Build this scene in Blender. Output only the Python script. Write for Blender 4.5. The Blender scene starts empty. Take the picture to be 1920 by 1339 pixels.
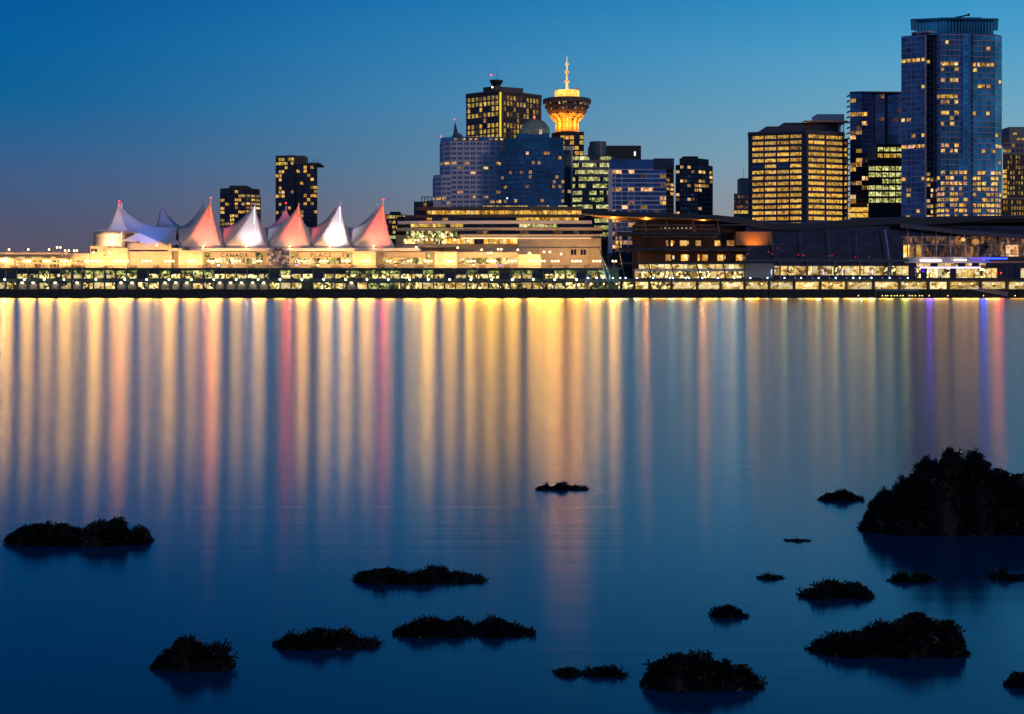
import bpy, bmesh, math, random
from mathutils import Vector, Matrix, noise as mnoise
R = math.radians
F, CAM_H, HY = 2667.0, 1.8, 552.0        # focal length in photo pixels, eye height, horizon row
sc = bpy.context.scene
col = sc.collection

# ------------------------------------------------------------------ camera
cd = bpy.data.cameras.new("camera"); cam = bpy.data.objects.new("camera", cd); col.objects.link(cam)
cam.location = (0, 0, CAM_H); cam.rotation_euler = (R(90), 0, 0)
cd.sensor_width = 36.0; cd.lens = 36.0 * F / 1920.0
cd.shift_y = -(669.5 - HY) / 1920.0
cd.clip_start = 0.1; cd.clip_end = 30000
sc.camera = cam

# ------------------------------------------------------------------ sky
def lin(c):
    return tuple(((v / 255) / 12.92 if v / 255 <= 0.04045 else ((v / 255 + 0.055) / 1.055) ** 2.4) for v in c) + (1.0,)
w = bpy.data.worlds.new("World"); sc.world = w; w.use_nodes = True
nt = w.node_tree; nt.nodes.clear(); N = nt.nodes.new; L = nt.links.new
out = N('ShaderNodeOutputWorld'); bg = N('ShaderNodeBackground'); L(bg.outputs[0], out.inputs[0])
tc = N('ShaderNodeTexCoord'); nrm = N('ShaderNodeVectorMath'); nrm.operation = 'NORMALIZE'
L(tc.outputs['Generated'], nrm.inputs[0])
sep = N('ShaderNodeSeparateXYZ'); L(nrm.outputs[0], sep.inputs[0])
el = N('ShaderNodeMapRange'); el.inputs['From Min'].default_value = 0; el.inputs['From Max'].default_value = 0.5
L(sep.outputs['Z'], el.inputs['Value'])
def ramp(stops):
    r = N('ShaderNodeValToRGB'); e = r.color_ramp.elements
    r.color_ramp.interpolation = 'EASE'
    while len(e) < len(stops): e.new(0.5)
    for k, (deg, c) in enumerate(stops):
        e[k].position = min(1, math.sin(R(deg)) / 0.5); e[k].color = lin(c)
    r.color_ramp.interpolation = 'LINEAR'
    L(el.outputs[0], r.inputs[0]); return r
rl = ramp([(0, (94, 82, 94)), (1.6, (90, 84, 104)), (3.2, (76, 88, 122)), (5.4, (48, 96, 144)), (7.5, (10, 99, 156)), (9.6, (0, 98, 163)), (11.7, (0, 90, 160)), (20, (0, 80, 146)), (30, (0, 64, 124))])
rr = ramp([(0, (172, 150, 146)), (1.6, (168, 155, 155)), (3.2, (160, 164, 172)), (5.4, (134, 173, 192)), (7.5, (108, 170, 200)), (9.6, (80, 162, 205)), (11.7, (50, 150, 204)), (20, (0, 112, 172)), (30, (0, 84, 144))])
rb = ramp([(0, (118, 106, 140)), (5, (104, 112, 152)), (12, (70, 110, 160)), (20, (50, 100, 156)), (30, (44, 88, 142))])
def mr(sock, a, b):
    m = N('ShaderNodeMapRange'); m.interpolation_type = 'SMOOTHSTEP'
    m.inputs['From Min'].default_value = a; m.inputs['From Max'].default_value = b; L(sock, m.inputs['Value']); return m
def mixc(f, a, b):
    m = N('ShaderNodeMix'); m.data_type = 'RGBA'; L(f, m.inputs[0]); L(a, m.inputs[6]); L(b, m.inputs[7]); return m.outputs[2]
m1 = mixc(mr(sep.outputs['X'], -0.38, 0.38).outputs[0], rl.outputs[0], rr.outputs[0])
m2 = mixc(mr(sep.outputs['Y'], 0.5, -0.3).outputs[0], m1, rb.outputs[0])
sky = N('ShaderNodeTexSky'); sky.sky_type = 'NISHITA'; sky.sun_disc = False
sky.sun_elevation = R(1.0); sky.sun_rotation = R(75)
sm = N('ShaderNodeVectorMath'); sm.operation = 'SCALE'; sm.inputs['Scale'].default_value = 0.002
L(sky.outputs[0], sm.inputs[0])
ad = N('ShaderNodeVectorMath'); ad.operation = 'ADD'; L(m2, ad.inputs[0]); L(sm.outputs[0], ad.inputs[1])
cn = N('ShaderNodeTexNoise'); cn.inputs['Scale'].default_value = 2.2; cn.inputs['Detail'].default_value = 5
cm = N('ShaderNodeMapping'); cm.inputs['Scale'].default_value = (1, 1, 5); L(nrm.outputs[0], cm.inputs[0]); L(cm.outputs[0], cn.inputs['Vector'])
cr = N('ShaderNodeMapRange'); cr.inputs['From Min'].default_value = 0.3; cr.inputs['From Max'].default_value = 0.7; cr.inputs['To Min'].default_value = 0.87; cr.inputs['To Max'].default_value = 0.98
L(cn.outputs['Fac'], cr.inputs['Value']); cs_ = N('ShaderNodeVectorMath'); cs_.operation = 'SCALE'; L(ad.outputs[0], cs_.inputs[0]); L(cr.outputs[0], cs_.inputs['Scale'])
L(cs_.outputs[0], bg.inputs[0]); bg.inputs[1].default_value = 1.0

# ------------------------------------------------------------------ last glow of the sun, low in the west
sd = bpy.data.lights.new("sun", 'SUN'); sd.energy = 0.45; sd.angle = R(10); sd.color = (1.0, 0.72, 0.6)
so = bpy.data.objects.new("sun", sd); col.objects.link(so)
so.rotation_euler = Vector((-0.7, 0.7, -0.05)).to_track_quat('-Z', 'Y').to_euler()

sc.view_settings.view_transform = 'Standard'; sc.view_settings.look = 'None'
sc.view_settings.exposure = 0.0; sc.view_settings.gamma = 1.0
sc.render.engine = 'CYCLES'
cy = sc.cycles
cy.use_denoising = True
try: cy.denoiser = 'OPENIMAGEDENOISE'
except Exception: pass
cy.max_bounces = 5; cy.diffuse_bounces = 2; cy.glossy_bounces = 3; cy.transmission_bounces = 2
cy.sample_clamp_indirect = 6.0; cy.use_light_tree = True; cy.caustics_reflective = False

# ------------------------------------------------------------------ materials
M = {}
def mat(name, c, rough=0.7, metal=0.0, var=0.12, scale=0.3, bump=0.0, spec=0.5, emis=None, es=0.0):
    if name in M: return M[name]
    m = bpy.data.materials.new(name); m.use_nodes = True; t = m.node_tree
    b = t.nodes['Principled BSDF']; b.inputs['Roughness'].default_value = rough; b.inputs['Metallic'].default_value = metal
    b.inputs['Specular IOR Level'].default_value = spec
    g = t.nodes.new('ShaderNodeNewGeometry'); n = t.nodes.new('ShaderNodeTexNoise')
    n.inputs['Scale'].default_value = scale; n.inputs['Detail'].default_value = 4
    t.links.new(g.outputs['Position'], n.inputs['Vector'])
    r = t.nodes.new('ShaderNodeValToRGB'); r.color_ramp.elements[0].position = 0.3; r.color_ramp.elements[1].position = 0.7
    r.color_ramp.elements[0].color = tuple(v * (1 - var) for v in c) + (1,); r.color_ramp.elements[1].color = tuple(min(1, v * (1 + var)) for v in c) + (1,)
    t.links.new(n.outputs['Fac'], r.inputs[0])
    if metal > 0.5:   # every pane a little different in tint
        oi = t.nodes.new('ShaderNodeObjectInfo'); a_ = t.nodes.new('ShaderNodeMath'); a_.operation = 'ADD'; f_ = t.nodes.new('ShaderNodeMath'); f_.operation = 'FRACT'
        q_ = t.nodes.new('ShaderNodeMapRange'); q_.inputs['To Min'].default_value = 0.72; q_.inputs['To Max'].default_value = 1.28; v_ = t.nodes.new('ShaderNodeVectorMath'); v_.operation = 'SCALE'
        t.links.new(oi.outputs['Random'], a_.inputs[0]); t.links.new(g.outputs['Random Per Island'], a_.inputs[1]); t.links.new(a_.outputs[0], f_.inputs[0]); t.links.new(f_.outputs[0], q_.inputs['Value'])
        t.links.new(r.outputs[0], v_.inputs[0]); t.links.new(q_.outputs[0], v_.inputs['Scale']); t.links.new(v_.outputs[0], b.inputs['Base Color'])
    else: t.links.new(r.outputs[0], b.inputs['Base Color'])
    if bump:
        bp = t.nodes.new('ShaderNodeBump'); bp.inputs['Strength'].default_value = bump
        t.links.new(n.outputs['Fac'], bp.inputs['Height']); t.links.new(bp.outputs[0], b.inputs['Normal'])
    if emis:
        b.inputs['Emission Color'].default_value = tuple(emis) + (1,); b.inputs['Emission Strength'].default_value = es
    M[name] = m; return m
def lit(name, dark, mid, bright, strength, sx=0.8, sz=0.5, lo=0.36, hi=0.66, sample='NONE', spread=0.7):
    """a window with a lit room behind it: uneven light, furniture and blinds as noise, each room its own brightness"""
    if name in M: return M[name]
    m = bpy.data.materials.new(name); m.use_nodes = True; t = m.node_tree; K = t.nodes.new; J = t.links.new
    b = t.nodes['Principled BSDF']; b.inputs['Base Color'].default_value = (0.02, 0.02, 0.025, 1); b.inputs['Roughness'].default_value = 0.15
    g = K('ShaderNodeNewGeometry'); oi = K('ShaderNodeObjectInfo')
    mp = K('ShaderNodeMapping'); mp.inputs['Scale'].default_value = (sx, sx, sz); J(g.outputs['Position'], mp.inputs[0])
    n = K('ShaderNodeTexNoise'); n.inputs['Scale'].default_value = 1.0; n.inputs['Detail'].default_value = 3; n.inputs['Roughness'].default_value = 0.65
    J(mp.outputs[0], n.inputs['Vector'])
    r = K('ShaderNodeValToRGB'); e = r.color_ramp.elements; e.new(0.5)
    e[0].position = lo; e[1].position = (lo + hi) / 2; e[2].position = hi
    for k, c in enumerate((dark, mid, bright)): e[k].color = tuple(c) + (1,)
    vo = K('ShaderNodeTexVoronoi'); vo.distance = 'CHEBYCHEV'; vo.inputs['Scale'].default_value = 1.0
    m2_ = K('ShaderNodeMapping'); m2_.inputs['Scale'].default_value = (sx * 0.9, sx * 0.9, sz * 0.7); J(g.outputs['Position'], m2_.inputs[0]); J(m2_.outputs[0], vo.inputs['Vector'])
    sc_ = K('ShaderNodeSeparateColor'); J(vo.outputs['Color'], sc_.inputs[0])
    cmr = K('ShaderNodeMapRange'); cmr.inputs['To Min'].default_value = 0.18; cmr.inputs['To Max'].default_value = 0.82; J(sc_.outputs[0], cmr.inputs['Value'])
    mm = K('ShaderNodeMix'); mm.inputs[0].default_value = 0.5; J(n.outputs['Fac'], mm.inputs[2]); J(cmr.outputs[0], mm.inputs[3])
    J(mm.outputs[0], r.inputs[0]); J(r.outputs[0], b.inputs['Emission Color'])
    a = K('ShaderNodeMath'); a.operation = 'ADD'; J(oi.outputs['Random'], a.inputs[0]); J(g.outputs['Random Per Island'], a.inputs[1])
    f = K('ShaderNodeMath'); f.operation = 'FRACT'; J(a.outputs[0], f.inputs[0])
    q = K('ShaderNodeMapRange'); q.inputs['To Min'].default_value = strength * (1 - spread); q.inputs['To Max'].default_value = strength * (1 + spread)
    J(f.outputs[0], q.inputs['Value']); J(q.outputs[0], b.inputs['Emission Strength'])
    m.cycles.emission_sampling = sample
    M[name] = m; return m
def glow(name, c, s):
    if name in M: return M[name]
    m = bpy.data.materials.new(name); m.use_nodes = True; t = m.node_tree; t.nodes.clear()
    o = t.nodes.new('ShaderNodeOutputMaterial'); e = t.nodes.new('ShaderNodeEmission')
    e.inputs[0].default_value = tuple(c) + (1,); e.inputs[1].default_value = s; t.links.new(e.outputs[0], o.inputs[0])
    m.cycles.emission_sampling = 'NONE'
    M[name] = m; return m

CREAM = mat('cream_concrete', (0.40, 0.34, 0.26), 0.75, var=0.1, scale=0.25)
WHITE = mat('white_cladding', (0.62, 0.58, 0.60), 0.6, var=0.06)
CONC = mat('grey_concrete', (0.26, 0.25, 0.25), 0.85)
QUAY = mat('wet_quay_concrete', (0.035, 0.035, 0.035), 0.8, var=0.4, scale=1.2, bump=0.4)
DARK = mat('dark_metal', (0.03, 0.03, 0.035), 0.5)
STEEL = mat('blue_grey_steel', (0.09, 0.12, 0.14), 0.45)
GREEN = mat('green_wall', (0.045, 0.07, 0.045), 0.7)
BROWN = mat('brown_stone', (0.12, 0.085, 0.07), 0.8)
BRICK = mat('brown_brick', (0.13, 0.085, 0.06), 0.85, var=0.2, scale=1.0)
WOOD = mat('warm_wood', (0.42, 0.22, 0.09), 0.6, var=0.2, scale=0.8)
SAILM = mat('sail_fabric', (0.50, 0.49, 0.50), 0.6, var=0.05, scale=0.15)
GLASS = mat('dark_glass', (0.10, 0.15, 0.20), 0.12, metal=0.9, var=0.3, scale=0.2)
GLASSB = mat('blue_glass', (0.05, 0.20, 0.30), 0.12, metal=0.95, var=0.45, scale=0.06)
GLASSD = mat('deep_blue_glass', (0.05, 0.13, 0.27), 0.15, metal=0.9, var=0.3, scale=0.1)
GLASST = mat('sky_tinted_teal_glass', (0.06, 0.34, 0.46), 0.10, metal=0.95, var=0.5, scale=0.05)  # sky reflection on the tallest tower's right side put into the glass tint
GLASSK = mat('black_glass', (0.045, 0.055, 0.085), 0.1, metal=0.8, var=0.3, scale=0.2)
ROCK = mat('wet_rock', (0.012, 0.011, 0.010), 0.75, var=0.4, scale=20, bump=0.5, spec=0.2)
WEED = mat('rockweed', (0.010, 0.009, 0.005), 0.5, var=0.6, scale=9, spec=0.3)
ROOFD = mat('dark_roof', (0.030, 0.036, 0.05), 0.7)
LEAF = mat('dark_leaves', (0.03, 0.05, 0.02), 0.7, var=0.4)

AMB = lit('amber_room', (0.20, 0.07, 0.005), (0.95, 0.42, 0.04), (1.0, 0.74, 0.26), 0.8, 1.1, 0.9)
GOLD = lit('gold_room', (0.30, 0.12, 0.005), (0.95, 0.45, 0.03), (1.0, 0.70, 0.18), 0.85, 1.0, 0.9, 0.34, 0.66, spread=0.35)
YEL = lit('yellow_room', (0.20, 0.11, 0.005), (0.90, 0.52, 0.05), (1.0, 0.76, 0.22), 0.85, 1.1, 0.9, spread=0.5)
GRN = lit('green_white_office', (0.10, 0.11, 0.005), (0.62, 0.58, 0.12), (1.0, 0.98, 0.55), 0.9, 0.9, 1.0, spread=0.45)
PEACH = lit('peach_room', (0.25, 0.09, 0.03), (0.9, 0.45, 0.16), (1.0, 0.7, 0.4), 0.9)
DIM = lit('dim_room', (0.01, 0.01, 0.015), (0.10, 0.045, 0.02), (0.45, 0.2, 0.08), 0.6)
BUSY = lit('busy_lit_interior', (0.012, 0.012, 0.004), (0.42, 0.28, 0.05), (1.0, 0.82, 0.38), 1.5, 1.0, 1.1, 0.42, 0.62, 'NONE', 0.5)
BUSYG = lit('green_lit_interior', (0.012, 0.02, 0.004), (0.20, 0.25, 0.03), (0.85, 0.85, 0.30), 0.9, 0.9, 1.1, 0.40, 0.66, 'NONE', 0.6)
HALL = lit('cream_lit_interior', (0.22, 0.11, 0.015), (0.92, 0.58, 0.15), (1.0, 0.88, 0.5), 0.95, 0.45, 0.8, 0.36, 0.64, 'NONE', 0.35)
ORNG = lit('orange_lit_room', (0.6, 0.20, 0.01), (1.0, 0.46, 0.05), (1.0, 0.72, 0.28), 1.1, 0.6, 0.8, 0.35, 0.65)
LWARM = glow('lamp_glow_warm', (1.0, 0.62, 0.25), 9)
LROOF = glow('lamp_glow_amber', (1.0, 0.60, 0.22), 8)
LGRN = glow('lamp_glow_green_white', (0.85, 1.0, 0.45), 9)
LBLU = glow('lamp_glow_blue_white', (0.62, 0.80, 1.0), 7)
LRED = glow('lamp_glow_red', (1.0, 0.03, 0.02), 6)
LPUR = glow('lamp_glow_violet', (0.22, 0.02, 1.0), 8)
LBLUE = glow('lamp_glow_blue', (0.01, 0.06, 1.0), 8)
LYEL = glow('lamp_glow_yellow', (1.0, 0.7, 0.15), 5)

# ------------------------------------------------------------------ geometry helpers
def X(px, D): return (px - 960.0) * D / F
def Z(py, D): return CAM_H + (HY - py) * D / F
GZ = Z(543, 700)                                     # quay level
class MB:
    def __init__(s): s.v = []; s.f = []; s.m = []; s.mats = []
    def slot(s, m):
        if m is None: return 0
        if m not in s.mats: s.mats.append(m)
        return s.mats.index(m)
    def face(s, pts, m=None):
        k = len(s.v); s.v += [tuple(p) for p in pts]; s.f.append(tuple(range(k, k + len(pts)))); s.m.append(s.slot(m))
    def prism(s, poly, z0, z1, m=None, top=None):
        """poly counter-clockwise seen from above"""
        k = len(s.v); n = len(poly); q = top or poly; mi = s.slot(m)
        s.v += [(p[0], p[1], z0) for p in poly] + [(p[0], p[1], z1) for p in q]
        for i in range(n):
            j = (i + 1) % n; s.f.append((k + i, k + j, k + n + j, k + n + i)); s.m.append(mi)
        s.f.append(tuple(k + n - 1 - i for i in range(n))); s.m.append(mi)
        s.f.append(tuple(k + n + i for i in range(n))); s.m.append(mi)
    def box(s, x0, x1, y0, y1, z0, z1, m=None):
        s.prism([(x0, y0), (x1, y0), (x1, y1), (x0, y1)], z0, z1, m)
    def tube(s, a, b, r0, r1=None, n=8, m=None):
        a = Vector(a); b = Vector(b); r1 = r0 if r1 is None else r1; d = (b - a).normalized()
        u = d.orthogonal().normalized(); w_ = d.cross(u); k = len(s.v); mi = s.slot(m)
        for p, r in ((a, r0), (b, r1)):
            for i in range(n):
                t = 2 * math.pi * i / n; s.v.append(tuple(p + u * (r * math.cos(t)) + w_ * (r * math.sin(t))))
        for i in range(n):
            j = (i + 1) % n; s.f.append((k + i, k + j, k + n + j, k + n + i)); s.m.append(mi)
        s.f.append(tuple(k + n - 1 - i for i in range(n))); s.m.append(mi); s.f.append(tuple(k + n + i for i in range(n))); s.m.append(mi)
    def lathe(s, c, prof, n=32, m=None):
        k = len(s.v); mi = s.slot(m)
        for (r, z) in prof:
            for i in range(n):
                t = 2 * math.pi * i / n; s.v.append((c[0] + r * math.cos(t), c[1] + r * math.sin(t), z))
        for a in range(len(prof) - 1):
            for i in range(n):
                j = (i + 1) % n; s.f.append((k + a * n + i, k + a * n + j, k + (a + 1) * n + j, k + (a + 1) * n + i)); s.m.append(mi)
        s.f.append(tuple(k + n - 1 - i for i in range(n))); s.m.append(mi)
        e = k + (len(prof) - 1) * n; s.f.append(tuple(e + i for i in range(n))); s.m.append(mi)
    def ball(s, c, r, m=None, n=8):
        s.lathe(c, [(r * math.sin(math.pi * (i + 0.3) / (n - 0.4)), c[2] - r * math.cos(math.pi * (i + 0.3) / (n - 0.4))) for i in range(n)], 10, m)
    def data(s, name, m=None):
        me = bpy.data.meshes.new(name); me.from_pydata(s.v, [], s.f)
        for q in (s.mats or [m]):
            if q: me.materials.append(q)
        if len(s.mats) > 1: me.polygons.foreach_set('material_index', s.m)
        me.update(); return me
    def build(s, name, m=None, parent=None, smooth=False):
        me = s.data(name, m)
        if smooth: me.polygons.foreach_set('use_smooth', [True] * len(me.polygons))
        o = bpy.data.objects.new(name, me); col.objects.link(o)
        if parent: attach(o, parent)
        return o
def attach(o, parent):
    o.parent = parent; o.matrix_parent_inverse = world_of(parent).inverted()
def world_of(o):
    m = Matrix.LocRotScale(o.location, o.rotation_euler, o.scale)
    return world_of(o.parent) @ o.matrix_parent_inverse @ m if o.parent else m
def tag(o, label, cat, group=None, kind=None):
    if label: o['label'] = label
    if cat: o['category'] = cat
    if group: o['group'] = group
    if kind: o['kind'] = kind
    return o
def thing(name, label, cat, loc, group=None):
    o = bpy.data.objects.new(name, None); col.objects.link(o); o.location = loc
    return tag(o, label, cat, group)
def struct(o): o['kind'] = 'structure'; return o
ORD = ['first', 'second', 'third', 'fourth', 'fifth', 'sixth', 'seventh', 'eighth', 'ninth', 'tenth', 'eleventh', 'twelfth', 'thirteenth', 'fourteenth', 'fifteenth', 'sixteenth', 'seventeenth', 'eighteenth', 'nineteenth', 'twentieth']
def nth(i):
    if i < 20: return ORD[i]
    t = ['twenty', 'thirty', 'forty', 'fifty', 'sixty'][(i + 1) // 10 - 2]; u = (i + 1) % 10
    return (t + '-' + ORD[u - 1]) if u else {'twenty': 'twentieth', 'thirty': 'thirtieth', 'forty': 'fortieth', 'fifty': 'fiftieth', 'sixty': 'sixtieth'}[t]
class Seg:
    """a vertical wall plane from a to b (seen left to right), outward normal towards the viewer"""
    def __init__(s, a, b):
        s.a = Vector((a[0], a[1], 0)); d = Vector((b[0], b[1], 0)) - s.a; s.len = d.length; s.u = d.normalized(); s.n = Vector((s.u.y, -s.u.x, 0))
    def p(s, t, o, z): q = s.a + s.u * t + s.n * o; return (q.x, q.y, z)
    def box(s, mb, t0, t1, z0, z1, o0, o1, m=None):
        P = [s.p(t0, o1, 0), s.p(t1, o1, 0), s.p(t1, o0, 0), s.p(t0, o0, 0)]
        mb.prism([(q[0], q[1]) for q in P], z0, z1, m)
WC = {}
def windows(root, seg, cells, th=0.08, off=0.0):
    """cells: (t0, t1, z0, z1, material); each one a window part, past 100 of them one merged part"""
    rec = WC.setdefault(root.name, [0, MB()]); cache = {}
    for (t0, t1, z0, z1, m) in cells:
        if rec[0] < 100:
            key = (round(t1 - t0, 3), round(z1 - z0, 3), m.name)
            if key not in cache:
                b = MB(); P = [seg.u * 0 + seg.n * th, seg.u * (t1 - t0) + seg.n * th, seg.u * (t1 - t0), Vector((0, 0, 0))]
                b.prism([(q.x, q.y) for q in P], 0, z1 - z0, m); cache[key] = b.data('window')
            o = bpy.data.objects.new('window', cache[key]); o.location = seg.p(t0, off, z0); col.objects.link(o); attach(o, root); rec[0] += 1
        else:
            seg.box(rec[1], t0, t1, z0, z1, off, off + th, m)
def flush(root):
    rec = WC.get(root.name)
    if rec and rec[1].v: rec[1].build('windows', None, root)['kind'] = 'stuff'
def grid(root, frame, seg, z0, z1, cols, storey, wf=0.7, hf=0.55, pick=None, proud=0.35, pier=True, margin=0.0, panes=1, floor_m=None, sill=0.0, mull=2):
    """storeys from the top down; frame gets spandrels and piers that stand proud of the glass"""
    rows = int((z1 - z0) / storey + 0.5); cw = (seg.len - 2 * margin) / cols; cells = []
    for r in range(rows):
        zt = z1 - r * storey; zb = zt - storey * hf
        if zb < z0 - storey: break
        if frame is not None: seg.box(frame, 0, seg.len, zt - storey, zb, 0, proud)
        for c in range(cols):
            m = pick(c, r)
            if m is None: continue
            t0 = margin + c * cw + cw * (1 - wf) / 2; t1 = t0 + cw * wf
            if frame is not None:
                for k in range(1, mull + 1): tm = t0 + (t1 - t0) * k / (mull + 1); seg.box(frame, tm - .07, tm + .07, zb, zt, 0.05, 0.16)
            for k in range(panes):
                g = (t1 - t0) / panes
                cells.append((t0 + k * g + (0.08 if panes > 1 else 0), t0 + (k + 1) * g - (0.08 if panes > 1 else 0), zb, zt, m))
    if frame is not None and pier and wf < 0.99:
        zb = z1 - rows * storey
        for c in range(cols + 1):
            t0 = margin + c * cw - cw * (1 - wf) / 2; t1 = t0 + cw * (1 - wf)
            seg.box(frame, max(0, t0), min(seg.len, t1), zb, z1, 0, proud - 0.06)
    windows(root, seg, cells)
def body(pts, depth):
    f = [(X(p, D), D) for p, D in pts]
    a, c = pts[0], pts[-1]; D1 = max(a[1], c[1]) + depth
    return f + [(X(c[0] - 1, D1), D1), (X(a[0] + 1, D1), D1)]
def segs(pts): 
    f = [(X(p, D), D) for p, D in pts]; return [Seg(f[i], f[i + 1]) for i in range(len(f) - 1)]
def pbox(mb, px0, px1, py0, py1, D0, D1, m=None):
    mb.box(X(px0, D0), X(px1, D0), D0, D1, Z(py1, D0), Z(py0, D0), m)
def chooser(seed, opts):
    """opts: [(weight, material)]"""
    rnd = random.Random(seed); tot = sum(o[0] for o in opts); memo = {}
    def f(c, r):
        if (c, r) not in memo:
            x = rnd.random() * tot
            for wgt, m in opts:
                x -= wgt
                if x <= 0: break
            memo[(c, r)] = m
        return memo[(c, r)]
    return f
def tower(name, label, cat, pts, ytop, depth, wall, Dref=None):
    Dr = Dref or min(p[1] for p in pts)
    cx = X(sum(p[0] for p in pts) / len(pts), Dr)
    root = thing(name, label, cat, (cx, Dr, GZ))
    mb = MB(); mb.prism(body(pts, depth), GZ - 1, Z(ytop, Dr)); mb.build('wall', wall, root)
    return root, Dr
def roofbox(root, px0, px1, py0, py1, D0, D1, m, name='roof_house'):
    b = MB(); pbox(b, px0, px1, py0, py1, D0, D1); return b.build(name, m, root)
def red_light(root, px, py, D, r=0.5, m=None):
    lamp_light(root, (X(px, D), D, Z(py, D)), r * 1.3, 700, (1, .04, .02))
    if D < 760: front_light(root, (X(px, D), D, Z(py, D)), r * 3, 3800, (1, .05, .03))
    b = MB(); b.ball((X(px, D), D, Z(py, D)), r); return b.build('warning_light', m or LRED, root)

def front_light(root, loc, rad, power, c):
    """the open front of a shielded lamp, facing the water"""
    ld = bpy.data.lights.new('lamp_front', 'SPOT'); ld.energy = power; ld.color = c; ld.shadow_soft_size = rad; ld.spot_size = R(165); ld.spot_blend = 0.15
    o = bpy.data.objects.new('lamp_front', ld); o.location = loc; o.rotation_euler = (R(84), 0, 0); col.objects.link(o); attach(o, root); o.rotation_euler = (R(84), 0, R(180)); return o
def lamp_light(root, loc, rad, power, c):
    ld = bpy.data.lights.new('lamp_light', 'POINT'); ld.energy = power; ld.color = c; ld.shadow_soft_size = rad
    o = bpy.data.objects.new('lamp_light', ld); o.location = loc; col.objects.link(o); attach(o, root); return o
# ================================================================== setting: water, land, quay
def water():
    m = bpy.data.materials.new('sea_water'); m.use_nodes = True; t = m.node_tree; K = t.nodes.new; J = t.links.new
    t.nodes.remove(t.nodes['Principled BSDF']); o = t.nodes['Material Output']
    gl = K('ShaderNodeBsdfAnisotropic'); gl.distribution = 'BECKMANN'; gl.inputs['Color'].default_value = (0.92, 0.95, 1, 1)
    gl.inputs['Roughness'].default_value = 0.205; gl.inputs['Anisotropy'].default_value = 0.26
    tg = K('ShaderNodeCombineXYZ'); tg.inputs[0].default_value = 1.0; J(tg.outputs[0], gl.inputs['Tangent'])
    df = K('ShaderNodeBsdfDiffuse'); df.inputs['Color'].default_value = (0.0, 0.048, 0.095, 1)
    fr = K('ShaderNodeFresnel'); fr.inputs['IOR'].default_value = 1.333; mx = K('ShaderNodeMixShader')
    J(fr.outputs[0], mx.inputs[0]); J(df.outputs[0], mx.inputs[1]); J(gl.outputs[0], mx.inputs[2]); J(mx.outputs[0], o.inputs['Surface'])
    g = K('ShaderNodeNewGeometry'); mp = K('ShaderNodeMapping'); mp.inputs['Scale'].default_value = (0.012, 2.6, 1); J(g.outputs['Position'], mp.inputs[0])
    n = K('ShaderNodeTexNoise'); n.inputs['Scale'].default_value = 1.6; n.inputs['Detail'].default_value = 3; J(mp.outputs[0], n.inputs['Vector'])
    bp = K('ShaderNodeBump'); bp.inputs['Distance'].default_value = 0.05
    sp_ = K('ShaderNodeSeparateXYZ'); J(g.outputs['Position'], sp_.inputs[0]); fd = K('ShaderNodeMapRange')
    fd.inputs['From Min'].default_value = 9; fd.inputs['From Max'].default_value = 45; fd.inputs['To Min'].default_value = 0.05; fd.inputs['To Max'].default_value = 0.0
    J(sp_.outputs['Y'], fd.inputs['Value']); J(fd.outputs[0], bp.inputs['Strength'])
    rg = K('ShaderNodeMapRange'); rg.interpolation_type = 'SMOOTHSTEP'; rg.inputs['From Min'].default_value = 7; rg.inputs['From Max'].default_value = 26; rg.inputs['To Min'].default_value = 0.165; rg.inputs['To Max'].default_value = 0.205
    J(sp_.outputs['Y'], rg.inputs['Value']); J(rg.outputs[0], gl.inputs['Roughness'])
    J(n.outputs['Fac'], bp.inputs['Height']); J(bp.outputs[0], gl.inputs['Normal'])
    mb = MB(); mb.face([(-6000, -60, 0), (6000, -60, 0), (6000, 9000, 0), (-6000, 9000, 0)])
    struct(mb.build('water', m))
water()
b = MB(); b.box(-420, 420, 707, 1600, -2, GZ - 0.1); struct(b.build('ground', CONC))
b = MB(); b.box(-300, 330, 698, 708, -2, GZ)
for i in range(150):
    x = -298 + i * 4.2; b.box(x, x + 0.5, 697.6, 698, -1, GZ - 0.4)
b.box(-300, 330, 697.5, 698.0, GZ - 0.35, GZ + 0.02)
struct(b.build('quay', QUAY))

# ================================================================== background towers
K = chooser
def apartment_left():
    D = 1100
    r, Dr = tower('apartment_tower', 'short dark apartment tower with a pale balconied side, behind the second white sail', 'apartment tower', [(413, D + 8), (440, D), (459, D + 2), (487, D + 16)], 352, 30, BROWN)
    s = segs([(413, D + 8), (440, D), (459, D + 2), (487, D + 16)])
    fr = MB(); z1 = Z(357, D)
    pk = K(11, [(0.2, AMB), (0.06, PEACH), (0.74, GLASSK)])
    grid(r, fr, s[0], Z(425, D), z1, 3, 3.1, 0.85, 0.7, pk); grid(r, fr, s[1], Z(425, D), z1, 3, 3.1, 0.85, 0.7, K(13, [(0.35, AMB), (0.65, GLASSK)]))
    fr.build('facade', DARK, r)
    fb = MB()
    grid(r, fb, s[2], Z(425, D), Z(364, D), 3, 3.1, 0.9, 0.55, K(14, [(0.4, YEL), (0.4, PEACH), (0.2, DIM)]), proud=1.2)
    fb.build('balconies', CREAM, r)
    roofbox(r, 459, 475, 355, 364, D + 12, D + 26, BROWN); roofbox(r, 430, 462, 348, 353, D + 6, D + 26, BROWN)
    flush(r)
apartment_left()
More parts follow.
